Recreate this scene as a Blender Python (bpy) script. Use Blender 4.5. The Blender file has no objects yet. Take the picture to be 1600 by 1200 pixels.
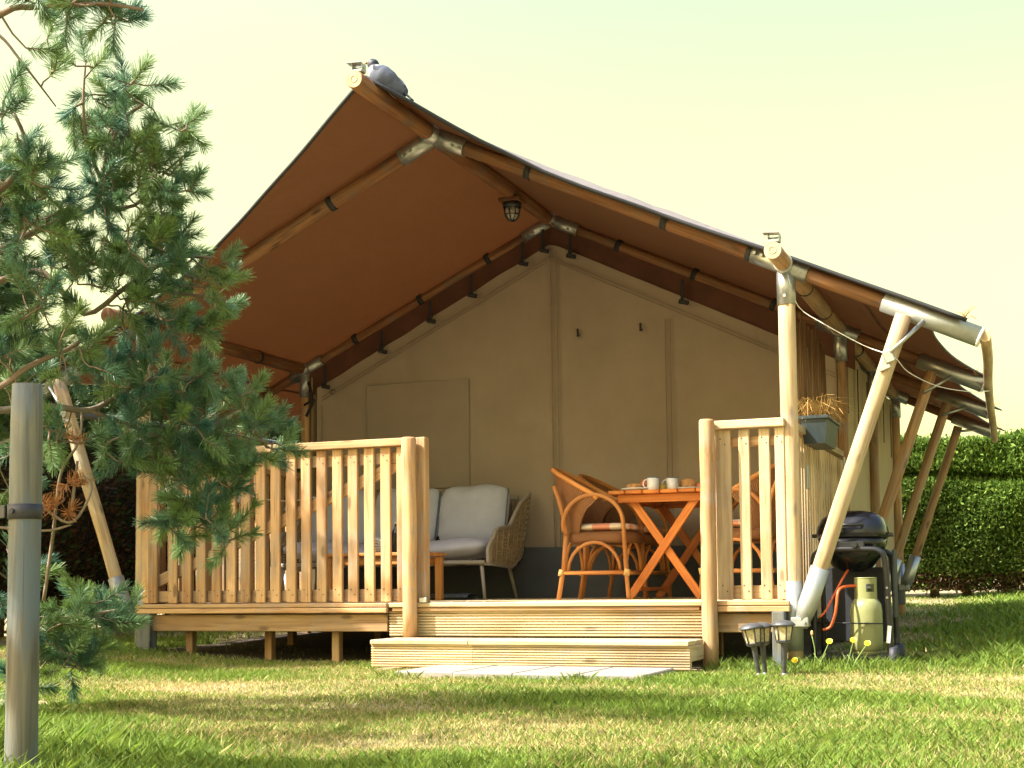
import bpy, math, random
import numpy as np
from mathutils import Vector, Matrix
random.seed(7); rng = np.random.default_rng(7)
R = math.radians
sc = bpy.context.scene
col = sc.collection

# ------------------------------------------------------------------ camera
cam_d = bpy.data.cameras.new('camera'); cam = bpy.data.objects.new('camera', cam_d); col.objects.link(cam)
cam_d.sensor_width = 36.0; cam_d.lens = 48.76; cam_d.shift_y = 0.125; cam_d.clip_end = 2000; cam_d.clip_start = 0.05
yaw, pitch, roll = 0.369, 0.052, -0.011
fw = Vector((-math.sin(yaw)*math.cos(pitch), math.cos(yaw)*math.cos(pitch), math.sin(pitch)))
rt = fw.cross(Vector((0, 0, 1))).normalized(); up = rt.cross(fw)
rt, up = rt*math.cos(roll) + up*math.sin(roll), up*math.cos(roll) - rt*math.sin(roll)
mw = Matrix((rt, up, -fw)).transposed().to_4x4(); mw.translation = Vector((1.25, -7.27, 0.46))
cam.matrix_world = mw
sc.camera = cam
# ------------------------------------------------------------------ light
SUN_EL, SUN_AZ = 47.0, 54.0          # azimuth measured from -Y towards -X
ce, se = math.cos(R(SUN_EL)), math.sin(R(SUN_EL))
to_sun = Vector((-math.sin(R(SUN_AZ))*ce, -math.cos(R(SUN_AZ))*ce, se))
sl = bpy.data.lights.new('sun', 'SUN'); sl.energy = 4.3; sl.angle = R(0.55); sl.color = (1.0, 0.94, 0.83)
so = bpy.data.objects.new('sun', sl); col.objects.link(so)
so.rotation_euler = to_sun.to_track_quat('Z', 'Y').to_euler()
world = bpy.data.worlds.new('World'); sc.world = world; world.use_nodes = True
wn = world.node_tree.nodes; wl = world.node_tree.links
for n in list(wn): wn.remove(n)
sky = wn.new('ShaderNodeTexSky'); sky.sky_type = 'NISHITA'; sky.sun_disc = False
sky.sun_elevation = R(SUN_EL); sky.sun_rotation = math.atan2(to_sun.x, to_sun.y)
sky.air_density = 1.0; sky.dust_density = 4.0; sky.ozone_density = 0.6
tint = wn.new('ShaderNodeMix'); tint.data_type = 'RGBA'; tint.blend_type = 'MULTIPLY'
tint.inputs['Factor'].default_value = 1.0
tint.inputs[7].default_value = (1.33, 1.06, 0.43, 1)
wtc = wn.new('ShaderNodeTexCoord'); wsp = wn.new('ShaderNodeSeparateXYZ'); wl.new(wtc.outputs['Generated'], wsp.inputs[0])
wmr = wn.new('ShaderNodeMapRange'); wmr.interpolation_type = 'SMOOTHSTEP'
for k_, v_ in zip(('From Min', 'From Max', 'To Min', 'To Max'), (.30, .75, 1.0, 0.0)): wmr.inputs[k_].default_value = v_
wl.new(wsp.outputs['Z'], wmr.inputs['Value']); wl.new(wmr.outputs[0], tint.inputs['Factor'])
bg = wn.new('ShaderNodeBackground'); bg.inputs['Strength'].default_value = 0.145
wo = wn.new('ShaderNodeOutputWorld')
wl.new(sky.outputs['Color'], tint.inputs[6]); wl.new(tint.outputs[2], bg.inputs['Color']); wl.new(bg.outputs[0], wo.inputs['Surface'])
vs = sc.view_settings; vs.view_transform = 'Standard'; vs.look = 'None'; vs.gamma = 1.0; vs.use_curve_mapping = False
vs.exposure = 1.7
sc.cycles.max_bounces = 8; sc.cycles.transparent_max_bounces = 6
sc.cycles.use_denoising = True

# ------------------------------------------------------------------ materials
MATS = {}
def nt(name):
    m = bpy.data.materials.new(name); m.use_nodes = True
    t = m.node_tree; b = t.nodes['Principled BSDF']
    MATS[name] = m
    return m, t.nodes, t.links, b
def ramp(N, stops):
    r = N.new('ShaderNodeValToRGB'); e = r.color_ramp.elements
    while len(e) < len(stops): e.new(0.5)
    for k, (p, c) in enumerate(stops):
        e[k].position = p; e[k].color = (*c, 1)
    return r
def mixc(N, L, a, b, fac, mode='MIX'):
    m = N.new('ShaderNodeMix'); m.data_type = 'RGBA'; m.blend_type = mode
    for s, v in ((6, a), (7, b), (0, fac)):
        if hasattr(v, 'links') or hasattr(v, 'is_linked'): L.new(v, m.inputs[s])
        elif isinstance(v, tuple): m.inputs[s].default_value = (*v, 1)
        else: m.inputs[s].default_value = v
    return m.outputs[2]
def noise(N, L, vec, scale, detail=4, rough=.55, dist=0):
    n = N.new('ShaderNodeTexNoise'); n.inputs['Scale'].default_value = scale; n.inputs['Detail'].default_value = detail
    n.inputs['Roughness'].default_value = rough; n.inputs['Distortion'].default_value = dist
    if vec is not None: L.new(vec, n.inputs['Vector'])
    return n.outputs['Fac']
def mapping(N, L, vec, scale, loc=None):
    m = N.new('ShaderNodeMapping'); m.inputs['Scale'].default_value = scale
    L.new(vec, m.inputs['Vector'])
    if loc is not None: L.new(loc, m.inputs['Location'])
    return m.outputs['Vector']
def bump(N, L, b, h, strength, dist=.002):
    n = N.new('ShaderNodeBump'); n.inputs['Strength'].default_value = strength; n.inputs['Distance'].default_value = dist
    L.new(h, n.inputs['Height']); L.new(n.outputs[0], b.inputs['Normal'])
def wood(name, light, dark, rough=.65, grey=None, knots=True, streak=45):
    weather = .55 if knots else 0
    m, N, L, b = nt(name)
    uv = N.new('ShaderNodeUVMap').outputs['UV']
    oi = N.new('ShaderNodeObjectInfo').outputs['Random']
    mul = N.new('ShaderNodeMath'); mul.operation = 'MULTIPLY'; mul.inputs[1].default_value = 37.0; L.new(oi, mul.inputs[0])
    cx = N.new('ShaderNodeCombineXYZ'); L.new(mul.outputs[0], cx.inputs[0]); L.new(mul.outputs[0], cx.inputs[1])
    v1 = mapping(N, L, uv, (streak, 2.2, 1), cx.outputs[0])
    g = noise(N, L, v1, 1.0, 6, .6, .6)
    c = ramp(N, [(.34, dark), (.56, light)]); L.new(g, c.inputs[0])
    v2 = mapping(N, L, uv, (6, 1.1, 1), cx.outputs[0])
    g2 = noise(N, L, v2, 1.0, 3)
    c2 = ramp(N, [(.32, (.72, .60, .52)), (.52, (1.0, .96, .92)), (.72, (1.12, 1.12, 1.08))]); L.new(g2, c2.inputs[0])
    out = mixc(N, L, c.outputs[0], c2.outputs[0], 1.0, 'MULTIPLY')
    c3 = ramp(N, [(0, (.80, .80, .80)), (1, (1.12, 1.08, 1.02))]); L.new(oi, c3.inputs[0])
    out = mixc(N, L, out, c3.outputs[0], 1.0, 'MULTIPLY')
    if knots:
        vo = N.new('ShaderNodeTexVoronoi'); vo.inputs['Scale'].default_value = 1.0
        L.new(mapping(N, L, uv, (9, 3.2, 1), cx.outputs[0]), vo.inputs['Vector'])
        k = ramp(N, [(.09, (.85, .85, .85)), (.17, (0, 0, 0))]); L.new(vo.outputs['Distance'], k.inputs[0])
        kd = tuple(x*.45 for x in dark)
        out = mixc(N, L, out, kd, k.outputs[0])
    if grey:
        gg = noise(N, L, mapping(N, L, uv, (10, 2.5, 1), cx.outputs[0]), 1.3, 5)
        r = ramp(N, [(.42, (0, 0, 0)), (.62, (1, 1, 1))]); L.new(gg, r.inputs[0])
        out = mixc(N, L, out, grey, r.outputs[0])
    if weather:
        oc = N.new('ShaderNodeTexCoord').outputs['Object']
        wv = noise(N, L, oc, 3.5, 5, .7, 1.0); wr_ = ramp(N, [(.48, (0, 0, 0)), (.70, (weather,)*3)]); L.new(wv, wr_.inputs[0])
        lum = sum(light)/3; out = mixc(N, L, out, (lum*.80, lum*.76, lum*.68), wr_.outputs[0])
        ck = noise(N, L, mapping(N, L, uv, (70, 1.6, 1), cx.outputs[0]), 1.0, 3, .5, .3); cr = ramp(N, [(.30, (.45, .45, .45)), (.36, (0, 0, 0))]); L.new(ck, cr.inputs[0])
        out = mixc(N, L, out, tuple(x*.35 for x in dark), cr.outputs[0])
    L.new(out, b.inputs['Base Color']); b.inputs['Roughness'].default_value = rough
    b.inputs['Specular IOR Level'].default_value = .3
    bump(N, L, b, g, .35 if not grey else .8, .002 if not grey else .004)
    return m
def plain(name, c, rough=.5, metal=0, var=.15, scale=30, bmp=0, coat=0, spec=.5):
    m, N, L, b = nt(name)
    tc = N.new('ShaderNodeTexCoord').outputs['Object']
    n = noise(N, L, tc, scale, 4)
    lo = tuple(max(0, x*(1-var)) for x in c); hi = tuple(min(1, x*(1+var)) for x in c)
    r = ramp(N, [(.3, lo), (.7, hi)]); L.new(n, r.inputs[0]); L.new(r.outputs[0], b.inputs['Base Color'])
    b.inputs['Roughness'].default_value = rough; b.inputs['Metallic'].default_value = metal
    b.inputs['Coat Weight'].default_value = coat; b.inputs['Specular IOR Level'].default_value = spec
    if bmp: bump(N, L, b, n, bmp, .003)
    return m
def canvas(name, c, trans_c, trans_w, weave=900, var=.10, rough=.8):
    m, N, L, b = nt(name)
    tc = N.new('ShaderNodeTexCoord').outputs['Object']
    n1 = noise(N, L, tc, 2.2, 5, .6); n2 = noise(N, L, tc, weave, 2)
    r = ramp(N, [(.3, tuple(x*(1-var) for x in c)), (.7, tuple(x*(1+var) for x in c))]); L.new(n1, r.inputs[0])
    L.new(r.outputs[0], b.inputs['Base Color']); b.inputs['Roughness'].default_value = rough
    b.inputs['Specular IOR Level'].default_value = .25
    bb = N.new('ShaderNodeBump'); bb.inputs['Strength'].default_value = .45; bb.inputs['Distance'].default_value = .025
    n3 = noise(N, L, mapping(N, L, tc, (1.6, 1, .55)), 3.2, 4, .6, .8); L.new(n3, bb.inputs['Height'])
    L.new(bb.outputs[0], b.inputs['Normal'])
    tr = N.new('ShaderNodeBsdfTranslucent'); tr.inputs['Color'].default_value = (*trans_c, 1)
    ms = N.new('ShaderNodeMixShader'); ms.inputs[0].default_value = trans_w
    L.new(b.outputs[0], ms.inputs[1]); L.new(tr.outputs[0], ms.inputs[2])
    L.new(ms.outputs[0], N['Material Output'].inputs['Surface'])
    return m
wood('pole_wood', (.22, .112, .054), (.105, .048, .023))
wood('strut_wood', (.46, .31, .17), (.29, .175, .09))
wood('pale_wood', (.56, .46, .29), (.40, .28, .17))
wood('slat_wood', (.52, .35, .185), (.36, .215, .105))
wood('step_wood', (.58, .50, .32), (.46, .36, .20), knots=True)
wood('joist_wood', (.36, .25, .13), (.24, .15, .075))
wood('grey_wood', (.165, .175, .145), (.075, .08, .072), grey=(.115, .145, .165), rough=.85)
wood('table_wood', (.58, .21, .05), (.42, .13, .03), rough=.38, knots=False)
wood('coffee_wood', (.58, .30, .10), (.44, .20, .06), rough=.45, knots=False)
wood('rattan', (.55, .25, .075), (.38, .15, .04), rough=.45, knots=False, streak=20)
wood('bark', (.20, .15, .10), (.09, .065, .045), rough=.95, knots=False)
wood('branch_bark', (.24, .20, .155), (.11, .09, .07), rough=.9, knots=False)
wood('reed', (.20, .13, .075), (.09, .055, .035), knots=False)
plain('galv', (.40, .42, .43), .36, .85, .10, 60)
plain('galv_sunlit', (.36, .38, .37), .45, .6, .08, 40)  # galvanised metal again, with a sunlit tone put into the colour
plain('black_strap', (.015, .016, .02), .7, 0, .2, 80)
plain('black_enamel', (.006, .007, .010), .22, 0, .1, 20, coat=.15, spec=.4)
plain('black_metal', (.016, .017, .02), .38, 0, .2, 40)
plain('screw_metal', (.10, .09, .08), .5, .6)
plain('rubber', (.022, .024, .032), .6, 0, .25, 60)
plain('olive_paint', (.25, .26, .11), .36, 0, .08, 8)
plain('orange_hose', (.62, .11, .025), .45)
plain('seam', (.235, .185, .145), .9)
plain('seam_brown', (.050, .029, .018), .8)
plain('window_cloth', (.28, .226, .182), .9, 0, .06, 4)
plain('navy_cloth', (.060, .068, .080), .8, 0, .15, 5, .2)
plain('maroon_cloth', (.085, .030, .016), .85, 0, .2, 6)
plain('cushion_grey', (.46, .48, .58), .9, 0, .06, 12, .1)
plain('piping', (.10, .12, .16), .8)
plain('rope_beige', (.36, .28, .18), .8, 0, .3, 120, .4)
plain('white_paint', (.72, .72, .70), .5, 0, .05)
plain('frame_beige', (.34, .31, .26), .5, 0, .08)
plain('porcelain', (.74, .75, .76), .2, 0, .04)
plain('blue_enamel', (.10, .16, .28), .3)
plain('bread', (.52, .27, .10), .75, 0, .35, 40, .3)
plain('roll_red', (.48, .14, .06), .6, 0, .3, 30)
plain('jam', (.42, .30, .03), .3)
plain('dark_glass', (.012, .016, .022), .08)
plain('lantern_plastic', (.055, .058, .062), .45, 0, .3, 30)
plain('lantern_pane', (.50, .43, .26), .3, 0, .4, 90, .5)
plain('paver_stone', (.25, .235, .205), .9, 0, .12, 25, .3)
plain('planter_plastic', (.030, .045, .052), .4, 0, .1, 10)
plain('straw', (.50, .32, .11), .8, 0, .4, 30)
plain('petal', (.80, .60, .015), .5)
plain('stem_green', (.16, .24, .06), .7)
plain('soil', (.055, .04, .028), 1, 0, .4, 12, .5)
plain('hedge_core', (.030, .020, .012), 1, 0, .5, 12, .5)
plain('dry_needle', (.42, .17, .05), .7, 0, .4, 20)
plain('slate_mat', (.10, .13, .17), .9)
plain('bird_grey', (.07, .085, .13), .75, 0, .25, 45)
plain('bird_dark', (.018, .022, .04), .6, 0, .3, 60)
plain('bird_pale', (.28, .28, .27), .8, 0, .35, 70)
plain('beak', (.40, .24, .10), .5)
plain('cord_white', (.60, .58, .52), .6)
plain('leaf_tone', (.10, .20, .06), .6)
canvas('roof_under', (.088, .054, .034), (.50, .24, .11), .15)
canvas('roof_top', (.235, .215, .21), (.75, .50, .30), .20)
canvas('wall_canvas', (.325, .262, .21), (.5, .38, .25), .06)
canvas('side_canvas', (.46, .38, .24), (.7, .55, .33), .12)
# glass bulb
m, N, L, b = nt('bulb_glass'); b.inputs['Base Color'].default_value = (.8, .8, .75, 1); b.inputs['Roughness'].default_value = .08
b.inputs['Transmission Weight'].default_value = .7
# woven rattan
m, N, L, b = nt('woven')
uv = N.new('ShaderNodeUVMap').outputs['UV']
w1 = N.new('ShaderNodeTexWave'); w1.bands_direction = 'X'; w1.inputs['Scale'].default_value = 26; L.new(uv, w1.inputs['Vector'])
w2 = N.new('ShaderNodeTexWave'); w2.bands_direction = 'Y'; w2.inputs['Scale'].default_value = 40; w2.inputs['Distortion'].default_value = 1.0; L.new(uv, w2.inputs['Vector'])
ml = N.new('ShaderNodeMath'); ml.operation = 'MULTIPLY'; L.new(w1.outputs['Fac'], ml.inputs[0]); L.new(w2.outputs['Fac'], ml.inputs[1])
r_ = ramp(N, [(.02, (.14, .055, .015)), (.5, (.46, .20, .06))]); L.new(ml.outputs[0], r_.inputs[0])
L.new(r_.outputs[0], b.inputs['Base Color']); b.inputs['Roughness'].default_value = .55; bump(N, L, b, ml.outputs[0], .8, .006)
# rope lattice
m, N, L, b = nt('plaid')
uv = N.new('ShaderNodeUVMap').outputs['UV']
ck = N.new('ShaderNodeTexChecker'); ck.inputs['Scale'].default_value = 7.0; L.new(uv, ck.inputs['Vector'])
ck.inputs['Color1'].default_value = (.62, .50, .36, 1); ck.inputs['Color2'].default_value = (.55, .22, .13, 1)
L.new(ck.outputs['Color'], b.inputs['Base Color']); b.inputs['Roughness'].default_value = .9
# foliage (colour attribute 'tint' is each leaf's own colour)
def foliage(name, trans=.25, rough=.55, gain=1.0):
    m, N, L, b = nt(name)
    at = N.new('ShaderNodeAttribute'); at.attribute_name = 'tint'
    L.new(at.outputs['Color'], b.inputs['Base Color']); b.inputs['Roughness'].default_value = rough
    b.inputs['Specular IOR Level'].default_value = .35
    tr = N.new('ShaderNodeBsdfTranslucent'); L.new(at.outputs['Color'], tr.inputs['Color'])
    ms = N.new('ShaderNodeMixShader'); ms.inputs[0].default_value = trans
    L.new(b.outputs[0], ms.inputs[1]); L.new(tr.outputs[0], ms.inputs[2]); L.new(ms.outputs[0], N['Material Output'].inputs['Surface'])
foliage('grass_blade', .35, .6); foliage('needle', .32, .40); foliage('hedge_leaf', .25, .6)
# lawn soil
m, N, L, b = nt('lawn_ground')
tc = N.new('ShaderNodeTexCoord').outputs['Object']
n1 = noise(N, L, tc, 1.1, 6, .65); n2 = noise(N, L, tc, 26, 5, .7)
ra = ramp(N, [(.38, (.16, .17, .05)), (.60, (.36, .28, .17))]); L.new(n1, ra.inputs[0])
rb = ramp(N, [(.3, (.62, .62, .62)), (.7, (1.2, 1.2, 1.2))]); L.new(n2, rb.inputs[0])
L.new(mixc(N, L, ra.outputs[0], rb.outputs[0], 1.0, 'MULTIPLY'), b.inputs['Base Color']); b.inputs['Roughness'].default_value = 1
bump(N, L, b, n2, .7, .02)

# ------------------------------------------------------------------ mesh helpers
OFF = {}
def V(*a): return Vector(a)
class MB:
    def __init__(s): s.v = []; s.f = []; s.uv = []; s.sm = []; s.mi = []
    def face(s, idx, uvs, smooth=False, mi=0):
        s.f.append(tuple(idx)); s.uv.extend(uvs); s.sm.append(smooth); s.mi.append(mi)
    def box(s, c, size, M=None, ch=.004, mi=0):
        c = Vector(c); hx, hy, hz = [x/2 for x in size]; ch = min(ch, .3*min(size))
        M = M or Matrix.Identity(3)
        H = (hx, hy, hz); la = max(range(3), key=lambda i: size[i]); off = random.random()*5
        base = len(s.v); ids = {}
        for sx in (-1, 1):
            for sy in (-1, 1):
                for sz in (-1, 1):
                    S = (sx, sy, sz)
                    for a in range(3):
                        p = [S[i]*(H[i]-(ch if i != a else 0)) for i in range(3)]
                        ids[(S, a)] = len(s.v); s.v.append(c + M @ Vector(p)); s.v[-1].freeze
        def uvof(i):
            p = M.transposed() @ (s.v[i]-c)
            o = [k for k in range(3) if k != la]
            return (p[o[0]]+p[o[1]]+off, p[la]+off)
        def add(l):
            s.face(l, [uvof(i) for i in l], False, mi)
        for a in range(3):
            b, d = [(1, 2), (2, 0), (0, 1)][a]
            for sg in (-1, 1):
                q = []
                for (u, w) in ((-1, -1), (1, -1), (1, 1), (-1, 1)):
                    S = [0, 0, 0]; S[a] = sg; S[b] = u; S[d] = w; q.append(ids[(tuple(S), a)])
                add(q if sg > 0 else q[::-1])
        for a in range(3):          # edges along axis a
            b, d = [(1, 2), (2, 0), (0, 1)][a]
            for u in (-1, 1):
                for w in (-1, 1):
                    S0 = [0, 0, 0]; S0[b] = u; S0[d] = w; S1 = list(S0); S0[a] = -1; S1[a] = 1
                    q = [ids[(tuple(S0), b)], ids[(tuple(S1), b)], ids[(tuple(S1), d)], ids[(tuple(S0), d)]]
                    add(q if u*w < 0 else q[::-1])
        for sx in (-1, 1):
            for sy in (-1, 1):
                for sz in (-1, 1):
                    S = (sx, sy, sz); q = [ids[(S, 0)], ids[(S, 1)], ids[(S, 2)]]
                    add(q if sx*sy*sz > 0 else q[::-1])
        return s
    def beam(s, p0, p1, w, h, upv=(0, 0, 1), ch=.004):
        p0 = Vector(p0); p1 = Vector(p1); x = (p1-p0); l = x.length; x.normalize()
        u = Vector(upv); y = u.cross(x).normalized(); z = x.cross(y)
        return s.box((p0+p1)/2, (l, w, h), Matrix((x, y, z)).transposed(), ch)
    def tube(s, pts, r, n=10, caps=True, closed=False, mi=0, wob=0):
        P = [Vector(p) for p in pts]; k = len(P)
        rr = [r]*k if isinstance(r, (int, float)) else list(r)
        T = []
        for i in range(k):
            a = P[(i-1) % k] if (i > 0 or closed) else P[i]; b = P[(i+1) % k] if (i < k-1 or closed) else P[i]
            T.append((b-a).normalized())
        up_ = Vector((0, 0, 1)) if abs(T[0].z) < .9 else Vector((1, 0, 0))
        n0 = T[0].cross(up_).normalized(); base = len(s.v); L_ = 0; off = random.random()*5; lens = []
        for i in range(k):
            if i: L_ += (P[i]-P[i-1]).length; n0 = (n0 - T[i]*n0.dot(T[i])).normalized()
            lens.append(L_); b0 = T[i].cross(n0)
            for j in range(n):
                a = 2*math.pi*j/n; q = rr[i]*(1+(random.uniform(-wob, wob) if wob else 0))
                s.v.append(P[i] + n0*math.cos(a)*q + b0*math.sin(a)*q)
        m = k if closed else k-1
        for i in range(m):
            i2 = (i+1) % k
            for j in range(n):
                j2 = (j+1) % n
                u0 = 2*math.pi*rr[i]*j/n+off; u1 = 2*math.pi*rr[i]*(j+1)/n+off
                v0 = lens[i]+off; v1 = (lens[i2] if i2 else L_+.01)+off
                s.face((base+i*n+j, base+i*n+j2, base+i2*n+j2, base+i2*n+j), [(u0, v0), (u1, v0), (u1, v1), (u0, v1)], True, mi)
        if caps and not closed:
            for i, rev in ((0, True), (k-1, False)):
                l = [base+i*n+j for j in range(n)]; l = l[::-1] if rev else l
                s.face(l, [(off+rr[i]*math.cos(2*math.pi*j/n), off+rr[i]*.3*math.sin(2*math.pi*j/n)) for j in range(n)], False, mi)
        return s
    def lathe(s, prof, c=(0, 0, 0), n=20, M=None, mi=0, sx=1, sy=1, sup=2.0, smooth=True):
        c = Vector(c); M = M or Matrix.Identity(3); base = len(s.v)
        for r, z in prof:
            for j in range(n):
                a = 2*math.pi*j/n; ca, sa = math.cos(a), math.sin(a)
                k = (abs(ca)**sup+abs(sa)**sup)**(-1/sup)
                s.v.append(c + M @ Vector((r*k*ca*sx, r*k*sa*sy, z)))
        for i in range(len(prof)-1):
            for j in range(n):
                j2 = (j+1) % n
                s.face((base+i*n+j, base+i*n+j2, base+(i+1)*n+j2, base+(i+1)*n+j),
                       [(j/n, prof[i][1]), ((j+1)/n, prof[i][1]), ((j+1)/n, prof[i+1][1]), (j/n, prof[i+1][1])], smooth, mi)
        for i, rev in ((0, True), (len(prof)-1, False)):
            if prof[i][0] > 1e-4:
                l = [base+i*n+j for j in range(n)]; l = l[::-1] if rev else l
                s.face(l, [(0, 0)]*n, False, mi)
        return s
    def grid(s, fn, nu, nv, smooth=True, mi=0, flip=False, uvs=(1, 1)):
        base = len(s.v)
        for i in range(nu+1):
            for j in range(nv+1): s.v.append(Vector(fn(i/nu, j/nv)))
        for i in range(nu):
            for j in range(nv):
                a = base+i*(nv+1)+j; l = [a, a+nv+1, a+nv+2, a+1]
                u = [(i/nu*uvs[0], j/nv*uvs[1]), ((i+1)/nu*uvs[0], j/nv*uvs[1]), ((i+1)/nu*uvs[0], (j+1)/nv*uvs[1]), (i/nu*uvs[0], (j+1)/nv*uvs[1])]
                if flip: l = l[::-1]; u = u[::-1]
                s.face(l, u, smooth, mi)
        return s
    def build(s, name, mat, parent=None, loc=None):
        off = OFF.get(parent.name, Vector()) if parent else Vector()
        me = bpy.data.meshes.new(name)
        me.from_pydata([tuple(p-off) for p in s.v], [], s.f)
        ul = me.uv_layers.new(name='UVMap'); ul.data.foreach_set('uv', np.array(s.uv, dtype=np.float32).ravel())
        me.polygons.foreach_set('use_smooth', s.sm); me.polygons.foreach_set('material_index', s.mi)
        for mm in (mat if isinstance(mat, (list, tuple)) else [mat]): me.materials.append(MATS[mm])
        me.update()
        o = bpy.data.objects.new(name, me); col.objects.link(o)
        if parent: o.parent = parent; OFF[o.name] = off
        else: OFF[o.name] = Vector()
        if loc is not None: o.location = loc
        return o
def tag(o, label=None, cat=None, group=None, kind=None):
    if label: o['label'] = label
    if cat: o['category'] = cat
    if group: o['group'] = group
    if kind: o['kind'] = kind
    return o
def thing(name, label, cat, loc=(0, 0, 0), group=None):
    o = bpy.data.objects.new(name, None); col.objects.link(o); o.location = loc; o.empty_display_size = .1
    OFF[o.name] = Vector(loc)
    return tag(o, label, cat, group)
def inst(o, loc, parent=None, rz=None):
    c = o.copy(); col.objects.link(c); c.location = loc
    if parent: c.parent = parent
    if rz is not None: c.rotation_euler.z = rz
    return c
def copy_tree(o, parent=None):
    c = o.copy(); col.objects.link(c); c.parent = parent
    OFF[c.name] = OFF.get(o.name, Vector())
    for ch in [x for x in o.children]: copy_tree(ch, c)
    return c
def lerp(a, b, t): return Vector(a)*(1-t) + Vector(b)*t
def arc(c, ax, ay, a0, a1, n):
    return [Vector(c)+Vector(ax)*math.cos(a0+(a1-a0)*i/n)+Vector(ay)*math.sin(a0+(a1-a0)*i/n) for i in range(n+1)]
def smooth_path(pts, k=4):
    P = [Vector(p) for p in pts]; out = []
    for i in range(len(P)-1):
        p0 = P[max(i-1, 0)]; p1 = P[i]; p2 = P[i+1]; p3 = P[min(i+2, len(P)-1)]
        for j in range(k):
            t = j/k; out.append(.5*((2*p1)+(p2-p0)*t+(2*p0-5*p1+4*p2-p3)*t*t+(3*p1-p0-3*p2+p3)*t**3))
    out.append(P[-1]); return out
def rough_pole(p0, p1, r, seg=6, jit=.004):
    p0 = Vector(p0); p1 = Vector(p1)
    return [lerp(p0, p1, i/seg)+(Vector((random.uniform(-jit, jit), random.uniform(-jit, jit), random.uniform(-jit, jit))) if 0 < i < seg else Vector()) for i in range(seg+1)]
def cloud(name, verts, faces_n, mat, tint, parent=None):
    """numpy mesh of many separate polygons with faces_n corners each, colour per vertex"""
    nv = len(verts); nf = nv//faces_n
    me = bpy.data.meshes.new(name)
    me.vertices.add(nv); me.vertices.foreach_set('co', verts.astype(np.float32).ravel())
    me.loops.add(nv); me.loops.foreach_set('vertex_index', np.arange(nv, dtype=np.int32))
    me.polygons.add(nf); me.polygons.foreach_set('loop_start', np.arange(0, nv, faces_n, dtype=np.int32))
    me.polygons.foreach_set('loop_total', np.full(nf, faces_n, dtype=np.int32))
    a = me.color_attributes.new('tint', 'FLOAT_COLOR', 'POINT')
    c4 = np.ones((nv, 4), dtype=np.float32); c4[:, :3] = tint; a.data.foreach_set('color', c4.ravel())
    me.materials.append(MATS[mat]); me.update(); me.validate()
    o = bpy.data.objects.new(name, me); col.objects.link(o)
    if parent: o.parent = parent; OFF[o.name] = OFF[parent.name]
    return o
# ------------------------------------------------------------------ ground
def gz(x, y):
    x = np.asarray(x, float); y = np.asarray(y, float)
    z = .026*np.clip(y, 0, 12) + .075*np.clip((-x-3.1)/1.0, 0, 1)*np.clip((y+2.5)/2, 0, 1)
    z = z + .012*np.sin(x*1.7+.6)*np.sin(y*1.3) + .006*np.sin(x*4.1)*np.cos(y*3.7+1)
    return z
g = MB()
xs = np.concatenate([[-300, -80, -30, -14], np.linspace(-9, 6, 61), [14, 30, 80, 300]])
ys = np.concatenate([[-60, -20, -10], np.linspace(-7, 13, 81), [20, 40, 100, 600]])
nx, ny = len(xs), len(ys)
g.v = [Vector((x, y, float(gz(x, y)))) for x in xs for y in ys]
for i in range(nx-1):
    for j in range(ny-1):
        a = i*ny+j; g.face((a, a+ny, a+ny+1, a+1), [(0, 0)]*4, True)
ground = g.build('ground', 'lawn_ground'); tag(ground, kind='structure', label='lawn ground with dry patches')

# ------------------------------------------------------------------ tent
XR, ZR, ZE, K = -2.02, 3.07, 2.12, .471
FR = [0.0, 2.05, 3.77, 5.5]
tent = thing('safari_tent', 'large brown canvas safari tent on a log frame with open porch', 'tent', (XR, 2.0, 0))
def rz_(x): return ZR - K*abs(x-XR)
# canvas roof
def ye(s, sg): return float(np.interp(s, [0, .35, .7, 1.4, 2.0, 3.0], [-.88, -.71, -.545, -.22, -.075, -.07] if sg < 0 else [-.88, -.60, -.38, -.13, -.075, -.07]))
def dr(s, sg): return float(np.interp(s, [0, .3, .8, 1.4, 1.9, 3], [0, .01, .022, .012, .0, 0] if sg < 0 else [0, .04, .08, .045, .02, 0]))
def smax(y):
    ks = [-.1]+FR[1:]+[5.9]
    for a, b in zip(ks[:-1], ks[1:]):
        if a <= y <= b:
            t = (y-a)/(b-a); return 2.98-.29*(max(0, 4*t*(1-t)))**.55
    return 2.98
def roof_pt(sg, sf, q, dz):
    s0 = sf*2.98; y0 = ye(s0, sg); y = y0+q*q*(3-2*q)*0 + q*(5.85-y0)
    s = s0
    if s0 > 2.25: s = 2.25+(s0-2.25)*(smax(y)-2.25)/(2.98-2.25)
    z = ZR+.058 - K*s
    if y < -.06: z -= dr(s, sg)*min(1, (-.06-y)/max(.02, -.06-y0))
    for a, b in zip(FR[:-1], FR[1:]):
        if a < y < b: z -= .022*math.sin(math.pi*(y-a)/(b-a))**2*math.sin(math.pi*min(1, s/2.02))
    z += .004*math.sin(s*9+y*5)*math.sin(y*3.1)
    return (XR+sg*s, y, z+dz)
NQ = [0, .012, .025, .04, .055, .07, .09, .11, .13]+list(np.linspace(.16, 1, 44))
def q_of(v): return float(np.interp(v, np.linspace(0, 1, len(NQ)), NQ))
rf = MB()
for sg in (-1, 1):
    rf.grid(lambda u, v: roof_pt(sg, u, q_of(v), 0), 40, len(NQ)-1, True, 1, flip=(sg > 0))
    rf.grid(lambda u, v: roof_pt(sg, u, q_of(v), .005), 40, len(NQ)-1, True, 0, flip=(sg < 0))
roof = rf.build('roof_canvas', ['roof_top', 'roof_under'], tent)
def roof_q(sg, sf, y): y0 = ye(sf*2.98, sg); return (y-y0)/(5.85-y0)
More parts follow.
